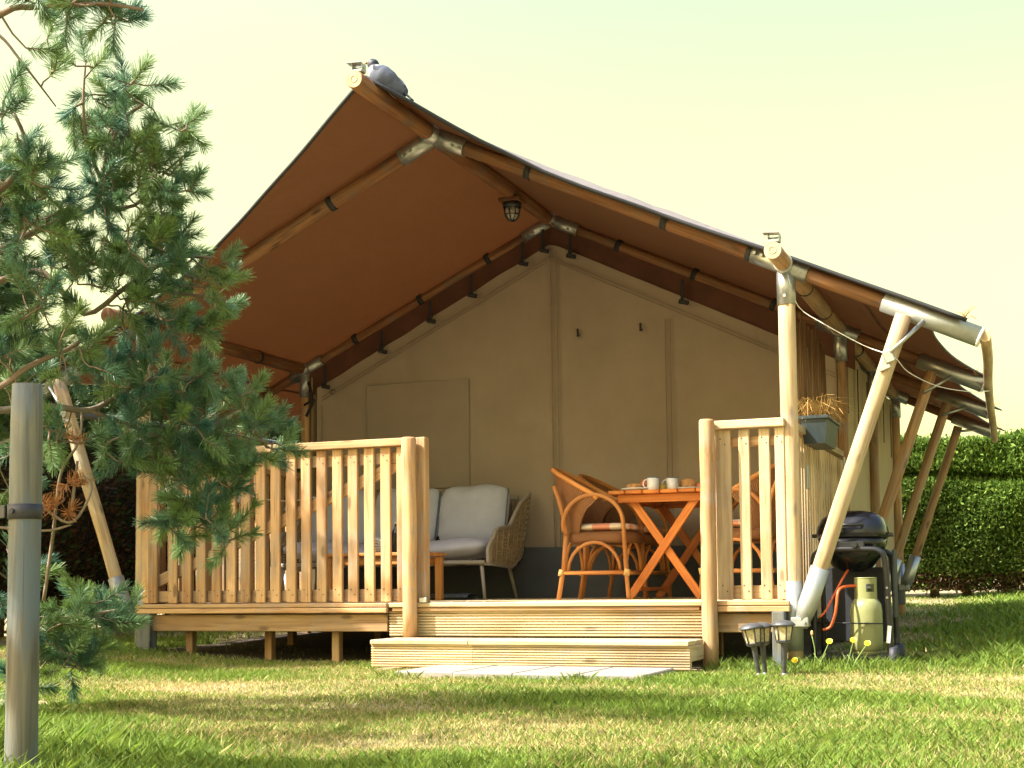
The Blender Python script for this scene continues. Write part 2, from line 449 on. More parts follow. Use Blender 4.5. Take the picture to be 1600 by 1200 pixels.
for sg in (-1, 1):
    for yy in (2.9, 4.6):
        sm_ = MB(); sm_.grid(lambda u, v: Vector(roof_pt(sg, .02+.9*u, roof_q(sg, .02+.9*u, yy+.035*v), -.003)), 40, 1, True, 0, flip=(sg > 0)); sm_.build('seam', 'roof_under', roof)
    sm_ = MB(); sm_.grid(lambda u, v: Vector(roof_pt(sg, .80+.010*v, .08+.9*u, -.003)), 50, 1, True, 0, flip=(sg < 0)); sm_.build('seam', 'roof_under', roof)
for sg in (-1, 1):
    hm = MB(); hm.tube([Vector(roof_pt(sg, i/30, 0, -.004)) for i in range(31)], .011, 6)
    hm.build('hem', 'black_strap', roof)
    hm = MB(); hm.tube([Vector(roof_pt(sg, 1, q_of(i/52), .002)) for i in range(53)], .006, 5)
    hm.build('edge_rope', 'cord_white' if sg < 0 else 'piping', roof)
def pole(name, p0, p1, r, mat='pole_wood', n=14, parent=tent, seg=6):
    b = MB(); b.tube(rough_pole(p0, p1, r, seg, r*.05), [r*random.uniform(.96, 1.04) for _ in range(seg+1)], n)
    return b.build(name, mat, parent)
ridge = pole('ridge_pole', (XR, -1.0, ZR), (XR, 5.8, ZR), .047, seg=14)
def sleeve(pts, r=.053, name='metal_sleeve', mat='galv', parent=tent):
    b = MB()
    for p in pts: b.tube(p, r, 16)
    return b.build(name, mat, parent)
def bolt(p, parent, d=(0, -1, 0)):
    b = MB(); d = Vector(d); b.tube([Vector(p), Vector(p)+d*.012], .009, 6); return b.build('bolt', 'galv_sunlit', parent)
def band(p, d, r=.047, w=.035, parent=tent):
    d = Vector(d).normalized(); p = Vector(p)
    b = MB(); b.tube([p-d*w/2, p+d*w/2], r, 14); return b.build('webbing_band', 'black_strap', parent)
eaves = {}
for sg in (-1, 1):
    xe = XR+sg*2.02
    eaves[sg] = pole('eave_pole', (xe, -.37, ZE), (xe, 5.75, ZE), .045, 'pole_wood' if sg < 0 else 'strut_wood', seg=12)
    o = MB(); pts = [(xe+sg*.985, -.03, 1.665), (xe+sg*.965, .8, 1.675), (xe+sg*.93, 1.7, 1.685), (xe+sg*.895, 2.9, 1.69), (xe+sg*.865, 4.3, 1.69), (xe+sg*.835, 5.6, 1.68)]
    o.tube(smooth_path(pts, 3), .028, 9); o.build('edge_pole', 'pale_wood' if sg > 0 else 'grey_wood', tent)
for fi, y in enumerate(FR):
    dl = {}
    for sg in (-1, 1):
        xe = XR+sg*2.02; top = Vector((XR, y, ZR)); ev = Vector((xe, y, ZE)); d = (ev-top).normalized()
        pole('rafter', top, top+d*2.93, .042 if fi == 0 else .037, 'pole_wood')
        pz = float(gz(xe, y))-.05
        po = pole('post', (xe+random.uniform(-.01, .01), y, pz), ev, .044 if fi == 0 else .04, 'pale_wood' if fi == 0 else 'strut_wood')
        s = sleeve([[ev-d*(.19 if fi == 0 else .16), ev+d*.13], [ev+V(0, -.10, 0), ev+V(0, .10, 0)], [ev, ev-V(0, 0, .21)]], .050, name='eave_joint')
        for q in (.13, .17): bolt(ev-d*q+V(0, -.05, 0), s)
        bolt(ev-V(0, .05, .17), s)
        # outrigger tube, strut, strut bracket, brace rod
        a0 = top+d*2.78; a1 = top+d*(3.289, 3.217, 3.177, 3.132)[fi]
        ot = MB(); ot.tube([a0, a1], .052, 16); otr = ot.build('outrigger_tube', 'galv_sunlit' if fi == 0 else 'galv', tent)
        if fi == 0 or sg > 0:
            c = MB(); c.tube([a1, a1+d*.012], [.053, .050], 14); c.build('end_cap', 'white_paint', otr)
        rise = .026*y
        st0 = Vector((xe+sg*.075, y-.07, .30+rise)); st1 = Vector((xe+sg*(.60-.02*fi), y-.075, 1.795))
        st = pole('strut', st0+(st1-st0)*.05, st1, .041 if fi == 0 else .036, 'pale_wood' if fi == 0 else 'strut_wood')
        sd = (st1-st0).normalized()
        bs = MB(); bs.tube([st0-sd*.08, st0+sd*.03, st0+sd*.24], [.036, .05, .05], 12)
        bs.beam(st0+V(-sg*.07, .0, -.05), st0+V(sg*.02, .0, -.05), .08, .05)
        br = bs.build('strut_bracket', 'galv_sunlit' if fi == 0 else 'galv', tent)
        bolt(st0+V(0, -.045, -.05), br)
        pb = MB(); pb.tube([(xe, y, .10+rise), (xe, y, .46+rise)], .051, 14); pb.build('post_shoe', 'galv_sunlit' if fi == 0 else 'galv', tent)
        rb = MB(); rb.tube([st0+sd*1.38+V(0, -.045, 0), top+d*3.0+V(0, -.045, -.03)], .011, 8); rb.build('brace_rod', 'galv', tent)
        for q in ((.75, 1.62) if fi == 0 else (.55, 1.15, 1.75)):
            band(top+d*(q if sg < 0 or fi else (q*1.0-.1)), d)
        if fi: continue
        cl = MB(); cl.box(st0+sd*1.36+V(0, -.043, 0), (.05, .012, .06), Matrix.Rotation(-sg*.35, 3, 'Y')); cl.box(st0+sd*1.30+V(0, -.045, 0), (.06, .010, .02), Matrix.Rotation(-sg*.35, 3, 'Y'))
        cl.build('clamp', 'galv', tent)
        if fi == 0 and sg > 0: band(top+d*2.03, d)
    dL = (Vector((XR-2.02, y, ZE))-Vector((XR, y, ZR))).normalized(); dR = Vector((-dL.x, 0, dL.z)); top = Vector((XR, y, ZR))
    s = sleeve([[top, top+dL*.24], [top, top+dR*.22], [top+V(0, -.12, 0), top+V(0, .12, 0)]], .052 if fi == 0 else .048, 'ridge_joint')
    for q in (.15, .2): bolt(top+dR*q+V(0, -.05, -.02), s); bolt(top+dL*q+V(0, -.05, -.02), s)
for sg in (-1, 1):
    xe = XR+sg*2.02
    for y in (.6, 1.35, 2.9, 4.6): band((xe, y, ZE), (0, 1, 0), .049, .022)
def end_bracket(x, y, z):
    b = MB(); b.box((x, y+.05, z+.056), (.06, .05, .016)); b.box((x-.028, y+.05, z+.075), (.004, .05, .035)); b.box((x+.028, y+.05, z+.075), (.004, .05, .035))
    b.box((x-.012, y+.04, z+.095), (.085, .06, .004), Matrix.Rotation(.08, 3, 'Y')); b.tube([(x-.035, y+.05, z+.072), (x+.035, y+.05, z+.072)], .006, 8)
    return b.build('end_bracket', 'galv_sunlit', tent)
for (px_, py_, pz_), par_ in (((XR, -1.0, ZR), ridge), ((0.0, -.37, ZE), eaves[1])):
    eg = MB(); eg.tube([(px_, py_-.004, pz_), (px_, py_+.001, pz_)], .044, 16); eg.tube([V(px_+.018*math.cos(a), py_-.005, pz_+.018*math.sin(a)) for a in np.linspace(0, 2*math.pi, 17)[:-1]], .0016, 4, closed=True); eg.build('end_grain', 'pale_wood', par_)
end_bracket(XR, -1.0, ZR); end_bracket(0, -.37, ZE)
# porch wall
wall_top = lambda x: 2.90 - .49*abs(x-XR)
X0, X1, YW = -3.92, -.026, 2.0
w = MB()
def wpt(u, v):
    x = X0+(X1-X0)*u; z = .345+(wall_top(x)-.345)*v
    wr = .016*math.sin(x*5.3+1)*math.sin(v*3)+.009*math.sin(x*11+z*2.3)+.007*math.sin(x*23-z*3.1)*v
    return (x, YW+.016+wr*(.4+v*.3), z)
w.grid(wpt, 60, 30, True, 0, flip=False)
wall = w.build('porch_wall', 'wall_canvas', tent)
def strip(pts, wd, name, mat, par=wall, y=YW-.012, th=.006):
    b = MB()
    for a, c in zip(pts[:-1], pts[1:]): b.beam((a[0], y, a[1]), (c[0], y, c[1]), th, wd, (0, 0, 1) if abs(a[0]-c[0]) > .01 else (1, 0, 0), .001)
    return b.build(name, mat, par)
strip([(XR+.01, .36), (XR+.005, 2.86)], .008, 'seam', 'seam'); strip([(XR+.055, .36), (XR+.05, 2.83)], .006, 'seam', 'seam')
strip([(-1.18, .4), (-1.18, 2.28)], .006, 'seam', 'seam')
strip([(-1.145, .4), (-1.145, 2.28)], .004, 'seam', 'seam')
strip([(X0+.05, .5), (X0+.05, 1.83)], .006, 'seam', 'seam')
for dz in (.10, .125):
    strip([(X0+.05, wall_top(X0+.05)-dz), (XR, wall_top(XR)-dz)], .005, 'seam', 'seam'); strip([(XR, wall_top(XR)-dz), (X1, wall_top(X1)-dz)], .005, 'seam', 'seam')
b = MB(); b.box((-3.075, YW-.003, 1.565), (.83, .002, .79), None, .0005); b.build('window_panel', 'window_cloth', wall)
b = MB()
def spt(u, v):
    x = X0+(X1-X0)*u; return (x, YW-.015-.012*(1-v)-.006*abs(math.sin(x*7))*(1-v), .355+v*.362+.006*math.sin(x*1.7))
b.grid(spt, 60, 6); b.build('wall_skirt', 'navy_cloth', wall)
for hx, hz in ((-1.814, 2.235), (-1.354, 2.24)):
    b = MB(); b.box((hx, YW-.02, hz), (.012, .02, .05)); b.box((hx+.006, YW-.03, hz-.025), (.022, .012, .018)); b.build('toggle', 'black_strap', wall)
b = MB(); b.tube(arc((-3.77, YW-.02, 1.93), (.018, 0, 0), (0, 0, .018), 0, 5, 10), .003, 6); b.build('hook', 'black_metal', wall)
# dark curtain strip between roof and wall
fl = MB()
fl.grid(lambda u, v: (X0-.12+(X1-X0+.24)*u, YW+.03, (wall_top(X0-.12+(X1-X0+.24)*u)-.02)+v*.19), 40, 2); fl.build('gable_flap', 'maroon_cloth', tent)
for x in (-3.83, -3.35, -2.95, -2.62, -2.22, -2.06, -1.86, -1.05, -.35):
    z = wall_top(x); b = MB()
    b.box((x, YW-.035, z+.04), (.022, .01, .15)); b.box((x+.012, YW-.045, z-.045), (.07, .022, .03), Matrix.Rotation(.25, 3, 'Y'))
    b.box((x+.01, YW-.05, z-.012), (.034, .012, .02)); b.build('strap_buckle', 'black_strap', tent)
b = MB(); b.tube([(X0-.06, 1.98, 2.02), (X0-.03, 1.97, 1.93), (X0-.02, 1.97, 1.85), (X0-.07, 1.96, 1.75)], .011, 6); b.tube([(X0-.09, 1.965, 1.84), (X0+.0, 1.965, 1.88)], .009, 6); b.build('tie_strap', 'black_strap', tent)
# side and rear walls
for sg, x in ((1, -.03), (-1, -3.97)):
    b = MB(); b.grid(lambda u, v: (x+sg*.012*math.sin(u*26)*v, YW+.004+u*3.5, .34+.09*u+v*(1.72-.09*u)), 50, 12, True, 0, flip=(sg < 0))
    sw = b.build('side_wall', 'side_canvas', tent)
    for k in range(6):
        yy = 2.35+k*.55; b = MB(); b.box((x+sg*.03, yy, 1.78-.03*(k % 2)), (.006, .022, .36+.1*(k % 2)), None, .001); b.build('wall_strap', 'black_strap', sw)
b = MB(); b.grid(lambda u, v: (X0+(X1-X0)*u, 5.5, .4+(wall_top(X0+(X1-X0)*u)-.4)*v), 20, 6); b.build('rear_wall', 'side_canvas', tent)
# guy rope
b = MB(); b.tube(smooth_path([(.02, -.06, 2.06), (.06, .0, 1.9), (.20, .0, 1.79), (.40, -.03, 1.66), (.55, -.12, 1.58), (.60, .1, 1.53), (.72, .5, 1.50), (.86, 1.2, 1.55), (.93, 1.9, 1.64)], 4), .0026, 6); b.build('guy_rope', 'cord_white', tent)
for i, y in enumerate(FR):                     # dry twigs caught at the outrigger ends
    b = MB()
    for _ in range(12):
        p = Vector((XR+2.9+random.uniform(-.05, .03), y+random.uniform(-.05, .05), rz_(XR+2.9)+.06)); q = p+Vector((random.uniform(-.07, .07), random.uniform(-.07, .07), random.uniform(.0, .06)))
        b.tube([p, (p+q)/2+Vector((0, 0, .012)), q], .0022, 4)
    b.build('tangled_cord', 'straw', tent)

# ------------------------------------------------------------------ deck
DZ = .36
deck = thing('wooden_deck', 'raised timber deck under the tent porch on short posts', 'deck', (-2.0, 1.0, 0))
bd = MB(); bd.box((0, 0, 0), (4.02, .132, .028)); proto = bd.build('deck_board', 'step_wood', deck); proto.data.transform(Matrix.Translation(Vector((-2.0, 1.0, 0)))); proto.location = (-.02, -1.0, DZ-.014)
for k in range(1, 15): inst(proto, (-.02+random.uniform(-.003, .003), -1.0+k*.140, DZ-.014+random.uniform(-.001, .001)), deck)
def part(name, mat, parent, *boxes):
    b = MB()
    for c, s in boxes: b.box(c, s)
    return b.build(name, mat, parent)
for xa, xb in ((-4.03, -2.30), (-.45, .0)):
    xm = (xa+xb)/2; l = xb-xa
    part('edge_trim', 'slat_wood', deck, ((xm, -.085, DZ-.012), (l, .035, .024)))
    part('edge_trim', 'slat_wood', deck, ((xm, -.088, DZ-.042), (l, .030, .030)))
part('rim_joist', 'joist_wood', deck, ((-3.13, -.045, .245), (1.64, .045, .10)))
part('rim_joist', 'joist_wood', deck, ((-.225, -.045, .245), (.33, .045, .10)))
for k in range(5): part('joist', 'joist_wood', deck, ((-2.0, .25+k*.42, .27), (4.0, .045, .11)))
for x, y in ((-3.72, .05), (-3.2, .12), (-2.7, .05), (-3.5, .9), (-2.9, 1.0), (-2.2, 1.1), (-1.5, 1.0), (-.6, .9), (-3.9, 1.8), (-3.0, 1.9)):
    z0 = float(gz(x, y))-.05; part('support_post', 'joist_wood', deck, ((x, y, (z0+.21)/2), (.05, .05, .21-z0)))
part('corner_stub', 'grey_wood', deck, ((-3.97, -.06, .16), (.10, .08, .30)))
part('corner_stub', 'grey_wood', deck, ((-.055, -.10, .145), (.065, .06, .32)))
sp_ = MB(); sp_.grid(lambda u, v: (-3.95+u*3.9, .0+v*5.4, float(gz(-3.95+u*3.9, v*5.4))+.006), 40, 50, True); tag(sp_.build('soil_shade_sheet', 'soil'), 'bare soil under the deck, laid dark to deepen the shade', kind='structure')  # dark soil sheet added to deepen the shade below the deck
# ribbed steps
steps = thing('wooden_steps', 'two broad ribbed timber steps leading up to the deck', 'steps', (-1.33, -.25, 0))
def ribbed(x0, x1, y, z0, z1, n, name='riser_board'):
    b = MB(); prof = []
    h = (z1-z0)/n
    for i in range(n):
        zz = z0+i*h; prof += [(y+.012, zz), (y+.012, zz+h*.36), (y, zz+h*.42), (y, zz+h*.96)]
    prof.append((y+.012, z1))
    base = len(b.v); off = random.random()*5
    for x in (x0, x1):
        for (yy, zz) in prof: b.v.append(Vector((x, yy, zz)))
    k = len(prof)
    for i in range(k-1): b.face((base+i, base+k+i, base+k+i+1, base+i+1), [(prof[i][1]+off, off), (prof[i][1]+off, off+x1-x0), (prof[i+1][1]+off, off+x1-x0), (prof[i+1][1]+off, off)])
    b.box(((x0+x1)/2, y+.026, (z0+z1)/2), (x1-x0, .022, z1-z0), None, .001)
    return b.build(name, 'step_wood', steps)
ribbed(-2.30, -.45, -.065, .168, .312, 9)
part('tread', 'step_wood', steps, ((-1.375, -.080, DZ-.012), (1.83, .024, .025)))
part('tread_seam', 'joist_wood', steps, ((-1.375, -.072, DZ-.037), (1.80, .020, .022)))
ribbed(-2.22, -1.62, -.455, .018, .140, 9); ribbed(-1.618, -.44, -.455, .018, .140, 9)
part('tread', 'step_wood', steps, ((-1.93, -.395, .153), (.58, .15, .025))); part('tread', 'step_wood', steps, ((-1.04, -.395, .153), (1.195, .15, .025)))
part('tread', 'step_wood', steps, ((-1.33, -.235, .153), (1.78, .16, .025)))
part('side_board', 'step_wood', steps, ((-.45, -.30, .10), (.022, .29, .08))); part('side_board', 'step_wood', steps, ((-2.21, -.30, .10), (.022, .29, .08)))
for x in (-2.0, -1.33, -.7): part('bearer', 'joist_wood', steps, ((x, -.28, .07), (.05, .30, .13)))
# railings
def round_post(x, y, z0, z1, r, par, mat='slat_wood'):
    b = MB(); P = rough_pole((x, y, z0), (x, y, z1-.012), r, 8, .003); P.append(Vector((x, y, z1)))
    b.tube(P, [r*random.uniform(.96, 1.04) for _ in range(9)]+[r*.86], 16); return b.build('round_post', mat, par)
rail = thing('deck_railing', 'long slatted timber railing left of the steps, partly behind the pine', 'railing', (-3.1, -.02, DZ), 'deck railings')
def slat_mb(c, wd, h=.90):
    b = MB(); b.box(c, (wd, .022, h))
    for zz in (-.405, -.375, .37, .40):
        p = Vector(c)+V(.012*(1 if zz in (-.405, .37) else -1), -.0105, zz); b.tube([p, p+V(0, -.002, 0)], .0045, 6, mi=1)
    return b
sl_ = slat_mb((0, 0, 0), .064); sp = None
for k in range(18):
    x = -4.005+k*.1045 if k > 1 else (-4.0+k*.062)
    if x > -2.17: break
    loc = (x+3.1+random.uniform(-.003, .003), -.035+.02, .455)
    if sp is None: sp = sl_.build('slat', ['slat_wood', 'screw_metal'], rail); sp.location = loc; sp.data.transform(Matrix.Translation(Vector((-3.1, -.02, DZ))))
    else: inst(sp, loc, rail)
part('top_rail', 'slat_wood', rail, ((-3.10, -.035, DZ+.928), (1.83, .075, .045)))
part('inner_rail', 'slat_wood', rail, ((-3.10, -.004, DZ+.84), (1.80, .03, .07)))
part('inner_rail', 'slat_wood', rail, ((-3.10, -.004, DZ+.045), (1.80, .03, .07)))
b = MB(); b.beam((-3.95, .0, DZ+.13), (-2.2, .0, DZ+.83), .028, .07); b.build('diagonal_brace', 'slat_wood', rail)
part('square_post', 'slat_wood', rail, ((-2.10, -.03, DZ+.475), (.06, .06, .95)))
round_post(-2.145, -.115, .166, 1.305, .041, rail)
part('post_anchor', 'galv', rail, ((-2.07, -.09, DZ+.015), (.05, .03, .03)))
rail2 = thing('deck_railing', 'short slatted timber railing right of the steps beside the corner pole', 'railing', (-.2, -.02, DZ), 'deck railings')
for x, wd in ((-.345, .085), (-.232, .058), (-.125, .058), (-.045, .05)):
    slat_mb((x, -.035, DZ+.455), wd).build('slat', ['pale_wood', 'screw_metal'], rail2)
part('top_rail', 'pale_wood', rail2, ((-.215, -.035, DZ+.928), (.40, .075, .045)))
part('inner_rail', 'slat_wood', rail2, ((-.2, -.004, DZ+.84), (.36, .03, .05))); part('inner_rail', 'slat_wood', rail2, ((-.2, -.004, DZ+.045), (.36, .03, .07)))
round_post(-.413, -.115, -.03, 1.315, .041, rail2)
rail3 = thing('deck_railing', 'side slatted timber railing running back behind the corner pole', 'railing', (-.03, 1.0, DZ), 'deck railings')
part('square_post', 'pale_wood', rail3, ((-.025, .03, DZ+.47), (.06, .06, .94)))
s0 = None
for k in range(22):
    loc = (.02, -.87+k*.088, .44)
    if s0 is None:
        b = MB(); b.box((0, 0, 0), (.026, .036, .90)); s0 = b.build('slat', 'pale_wood', rail3); s0.data.transform(Matrix.Translation(Vector((-.03, 1.0, DZ)))); s0.location = loc
    else: inst(s0, loc, rail3)
part('top_rail', 'pale_wood', rail3, ((-.02, 1.0, DZ+.925), (.08, 1.86, .04))); part('inner_rail', 'slat_wood', rail3, ((-.045, 1.0, DZ+.82), (.03, 1.86, .06)))
part('inner_rail', 'slat_wood', rail3, ((-.045, 1.0, DZ+.05), (.03, 1.86, .06))); part('fascia', 'pale_wood', rail3, ((.02, 1.0, DZ-.06), (.03, 1.9, .10)))
part('metal_plate', 'galv', rail3, ((.045, .28, DZ+.66), (.008, .06, .13))); part('metal_plate', 'galv', rail3, ((.045, 1.75, DZ+.83), (.008, .06, .12)))
rail4 = thing('deck_railing', 'far left side railing running back along the deck edge', 'railing', (-4.0, 1.0, DZ), 'deck railings')
s0 = None
for k in range(18):
    loc = (-.01, -.85+k*.105, .455)
    if s0 is None:
        b = MB(); b.box((0, 0, 0), (.022, .064, .90)); s0 = b.build('slat', 'slat_wood', rail4); s0.data.transform(Matrix.Translation(Vector((-4.0, 1.0, DZ)))); s0.location = loc
    else: inst(s0, loc, rail4)
part('top_rail', 'slat_wood', rail4, ((-4.0, 1.0, DZ+.928), (.075, 1.9, .045)))

# ------------------------------------------------------------------ furniture
def make_chair(loc, rz, label):
    t = thing('rattan_armchair', label, 'armchair', (0, 0, 0), 'rattan armchairs at the table')
    r = .0135
    def tb(name, paths, rad=r, mat='rattan', parent=t, n=8):
        b = MB()
        for p in paths: b.tube(p, rad, n)
        return b.build(name, mat, parent)
    for sy in (-1, 1):
        y = sy*.245
        # one bent cane: front leg - arm loop - rear upright
        loop = [(.215, y, 0), (.20, y, .2), (.19, y, .40)] + [tuple(p) for p in arc((.0, y*1.04, .455), (.19, 0, 0), (0, 0, .185), 0, math.pi, 12)] + [(-.185, y, .42)]
        tb('arm_loop', [smooth_path(loop, 2)])
        tb('leg', [[(-.175, y*.95, .42), (-.19, y, .2), (-.225, y, 0)]], .015)
        tb('leg', [[(.19, y*.93, .38), (.205, y*.95, .17)]], .011)
        tb('back_stile', [smooth_path([(-.175, y, .40), (-.20, y*.98, .55), (-.255, y*.9, .70)], 3)])
        tb('side_arch', [arc((-.0, y*.96, .17), (.165, 0, 0), (0, 0, .18), 0, math.pi, 10)], .011)
        tb('stretcher', [[(-.205, y, .165), (.205, y, .165)]], .012)
        for x in (-.205, .205): MB().tube([(x-.004, y, .145), (x+.004, y, .185)], .019, 8).build('cane_binding', 'straw', t)
    for x in (-.205, .205):
        tb('stretcher', [[(x, -.245, .165), (x, .245, .165)]], .012)
        tb('front_arch' if x > 0 else 'rear_arch', [arc((x*.93, 0, .17), (0, .20, 0), (0, 0, .19), 0, math.pi, 10)], .011)
    # woven tub back
    def shell(u, v, e=0):
        ph = (u-.5)*2*R(62+38*v); c = math.cos(ph); top = .615+.205*max(0, (c+.14)/1.14)**.8
        z = .37+(top-.37)*v; lean = -.115*v*max(0, c)**.6
        x = -.005-(.185+e)*c+lean; y = (.245+e)*math.sin(ph)
        return Vector((x, y, z))
    b = MB(); b.grid(lambda u, v: shell(u, v), 28, 8, True, 0, True, (1.0, .42)); b.grid(lambda u, v: shell(u, v, .012), 28, 8, True, 0, False, (1.0, .42)); b.build('woven_back', 'woven', t)
    tb('back_rim', [[shell(i/28, 1, .006) for i in range(29)]], .016)
    def rs(u, v):
        a = u*2*math.pi; k = (abs(math.cos(a))**4+abs(math.sin(a))**4)**-.25
        q = [(.0, .36), (.93, .345), (1, .37), (1.0, .40), (.93, .415), (0, .41)]
        f = v*(len(q)-1); i = min(int(f), len(q)-2); w_ = f-i; rr = q[i][0]*(1-w_)+q[i+1][0]*w_; zz = q[i][1]*(1-w_)+q[i+1][1]*w_
        return (.02+.215*rr*k*math.cos(a), .245*rr*k*math.sin(a), zz)
    b = MB(); b.grid(rs, 32, 10, True, 0, False, (3, .3)); b.build('woven_seat', 'woven', t)
    def cu(u, v):
        a = u*2*math.pi; k = (abs(math.cos(a))**5+abs(math.sin(a))**5)**-.2; ph = v*math.pi
        rr = math.sin(ph)**.4; return (.025+.20*rr*k*math.cos(a), .222*rr*k*math.sin(a), .443-.027*math.cos(ph))
    b = MB(); b.grid(cu, 32, 12, True, 0, False, (1, 1))
    o = b.build('seat_cushion', 'plaid', t)
    for i, l in enumerate(o.data.uv_layers[0].data):
        p = o.data.vertices[o.data.loops[i].vertex_index].co; l.uv = (p.x*1.3+.02, p.y*1.3+.02)
    t.location = loc; t.rotation_euler.z = rz
    return t
ch0 = make_chair((-1.345, .80+.22, DZ), R(3), 'rattan armchair nearest the steps, left of the table, facing right')
def chair_copy(loc, rz, label):
    c = copy_tree(ch0); c.location = loc; c.rotation_euler.z = rz; c['label'] = label
chair_copy((-1.36, 1.58, DZ), R(-4), 'rattan armchair at the table, behind the nearest left one, by the canvas wall')
chair_copy((-.44, 1.0, DZ), R(176), 'rattan armchair right of the table, seen through the short right railing')
tb_ = thing('folding_table', 'orange hardwood folding table with crossed legs, laid for breakfast', 'table', (-.93, 1.28, DZ))
for k in range(6): part('top_slat', 'table_wood', tb_, ((-1.205+k*.11, 1.28, 1.012), (.104, .88, .022)))
for y in (.90, 1.66): part('apron', 'table_wood', tb_, ((-.93, y, .975), (.56, .022, .05)))
for x in (-1.19, -.67): part('apron', 'table_wood', tb_, ((x, 1.28, .975), (.022, .74, .04)))
for y in (.935, 1.62):
    for sg in (-1, 1):
        b = MB(); b.beam((-.93-sg*.20, y+sg*.012, .965), (-.93+sg*.225, y+sg*.012, DZ+.002), .022, .05, (0, 1, 0) if 0 else (0, 0, 1)); b.build('leg', 'table_wood', tb_)
for x in (-1.12, -.74): part('stretcher', 'table_wood', tb_, ((x, 1.28, .42), (.03, .66, .022)))
# tableware
TZ = 1.024
def single(name, b, mat, label, cat, group=None):
    return tag(b.build(name, mat), label, cat, group)
for (x, y, r), lb in zip(((-1.10, 1.0, .115), (-.80, 1.12, .12)), ('white plate with croissants at the left table edge', 'white plate holding a round loaf at right of the table')):
    single('plate', MB().lathe([(.0, TZ), (r*.6, TZ), (r, TZ+.014), (r, TZ+.018), (r*.6, TZ+.006), (0, TZ+.006)], (x, y, 0), 28), 'porcelain', lb, 'plate', 'breakfast plates')
def mug(x, y, lb):
    t = thing('enamel_mug', lb, 'mug', (x, y, TZ), 'enamel mugs')
    b = MB(); b.lathe([(.0, TZ), (.034, TZ), (.037, TZ+.004), (.037, TZ+.078), (.034, TZ+.078), (.033, TZ+.006), (0, TZ+.006)], (x, y, 0), 20); b.build('cup', 'porcelain', t)
    b = MB(); b.tube(arc((x, y, TZ+.078), (.036, 0, 0), (0, .036, 0), 0, 2*math.pi*19/20, 19), .0028, 6, closed=True); b.build('rim', 'blue_enamel', t)
    b = MB(); b.tube(arc((x-.034, y-.012, TZ+.042), (-.026, 0, 0), (0, 0, .026), -1.5, 1.5, 8), .004, 6); b.build('handle', 'porcelain', t)
mug(-1.0, .95, 'white enamel mug with dark rim nearest the left plate'); mug(-.90, 1.03, 'white enamel mug in front of the round loaf')
def lump(name, c, sx, sy, sz, mat, label, cat, seed, group=None, bend=0):
    rr = random.Random(seed); ph = [rr.uniform(0, 6) for _ in range(4)]
    def fn(u, v):
        a = u*2*math.pi; p = v*math.pi; k = 1+.06*math.sin(3*a+ph[0])*math.sin(p)+.05*math.sin(5*p+ph[1])
        x = sx*math.sin(p)*math.cos(a)*k; return (c[0]+x, c[1]+sy*math.sin(p)*math.sin(a)*k+bend*x*x, c[2]+sz*(1-math.cos(p))/1)
    single(name, MB().grid(fn, 20, 12, True, 0, False), mat, label, cat, group)
lump('croissant', (-1.13, .98, TZ+.012), .055, .03, .02, 'bread', 'golden croissant lying on the left plate', 'croissant', 1, None, 6)
lump('red_apple', (-1.065, 1.02, TZ+.012), .035, .035, .033, 'roll_red', 'round reddish fruit beside the croissant on the left plate', 'fruit', 2)
lump('bread_roll', (-.82, 1.10, TZ+.012), .055, .05, .032, 'bread', 'round pale bread roll on the right plate', 'bread', 3)
lump('croissant', (-.73, 1.11, TZ+.012), .05, .028, .02, 'roll_red', 'darker croissant at the right edge of the right plate', 'croissant', 4, None, 6)
single('jam_jar', MB().lathe([(0, TZ), (.024, TZ), (.026, TZ+.01), (.026, TZ+.03), (.02, TZ+.036), (0, TZ+.036)], (-.955, 1.0, 0), 16), 'jam', 'small yellow jam jar between the two mugs', 'jar')
# sofa
sofa = thing('rope_sofa', 'low sofa with woven rope arms and grey cushions against the canvas wall', 'sofa', (-3.05, 1.55, DZ))
SX0, SX1 = -3.85, -2.26
for x, sg in ((SX0, -1), (SX1, 1)):
    def side(u, v):
        # u from back (0) to front (1)
        y = 1.90-.62*u; zt = float(np.interp(u, [0, .25, .5, .8, 1], [1.10, 1.02, .86, .83, .70])); zb = float(np.interp(u, [0, .3, 1], [.66, .58, .60]))
        return Vector((x+sg*(.03+.05*v*(1-u)), y+.05*v*(1-u), zb+(zt-zb)*v))
    b = MB()
    for k in range(15):
        u = k/14; b.tube([side(u, v/5) for v in range(6)], .011, 6)
    for v in np.linspace(.06, .94, 11): b.tube([side(u/14, v)+V(sg*.008*(-1)**u, 0, 0) for u in range(15)], .009, 5)
    b.build('rope_arm', 'rope_beige', sofa)
    b = MB(); b.tube(smooth_path([side(i/10, 1) for i in range(11)]+[side(1, .5), side(1, 0)], 2), .015, 8); b.tube([side(i/10, 0) for i in range(11)], .014, 8); b.tube([side(0, 0), side(0, .5), side(0, 1)], .014, 8); b.build('arm_frame', 'frame_beige', sofa)
    for y, dy in ((1.33, -.04), (1.82, .06)):
        b = MB(); b.tube([(x-sg*.04, y, .62), (x+sg*.0, y+dy, DZ)], [.015, .011], 8); b.build('leg', 'frame_beige', sofa)
b = MB()
for y in (1.30, 1.88): b.tube([(SX0, y, .61), (SX1, y, .61)], .015, 8)
for x in np.linspace(SX0, SX1, 5): b.tube([(x, 1.30, .60), (x, 1.88, .60)], .012, 8)
b.tube([(SX0, 1.93, 1.07), (SX1, 1.93, 1.07)], .014, 8); b.build('seat_frame', 'frame_beige', sofa)
b = MB()
for x in np.linspace(SX0, SX1, 40): b.tube([(x, 1.90, .62), (x, 1.935, 1.06)], .008, 5)
b.build('rope_back', 'rope_beige', sofa)
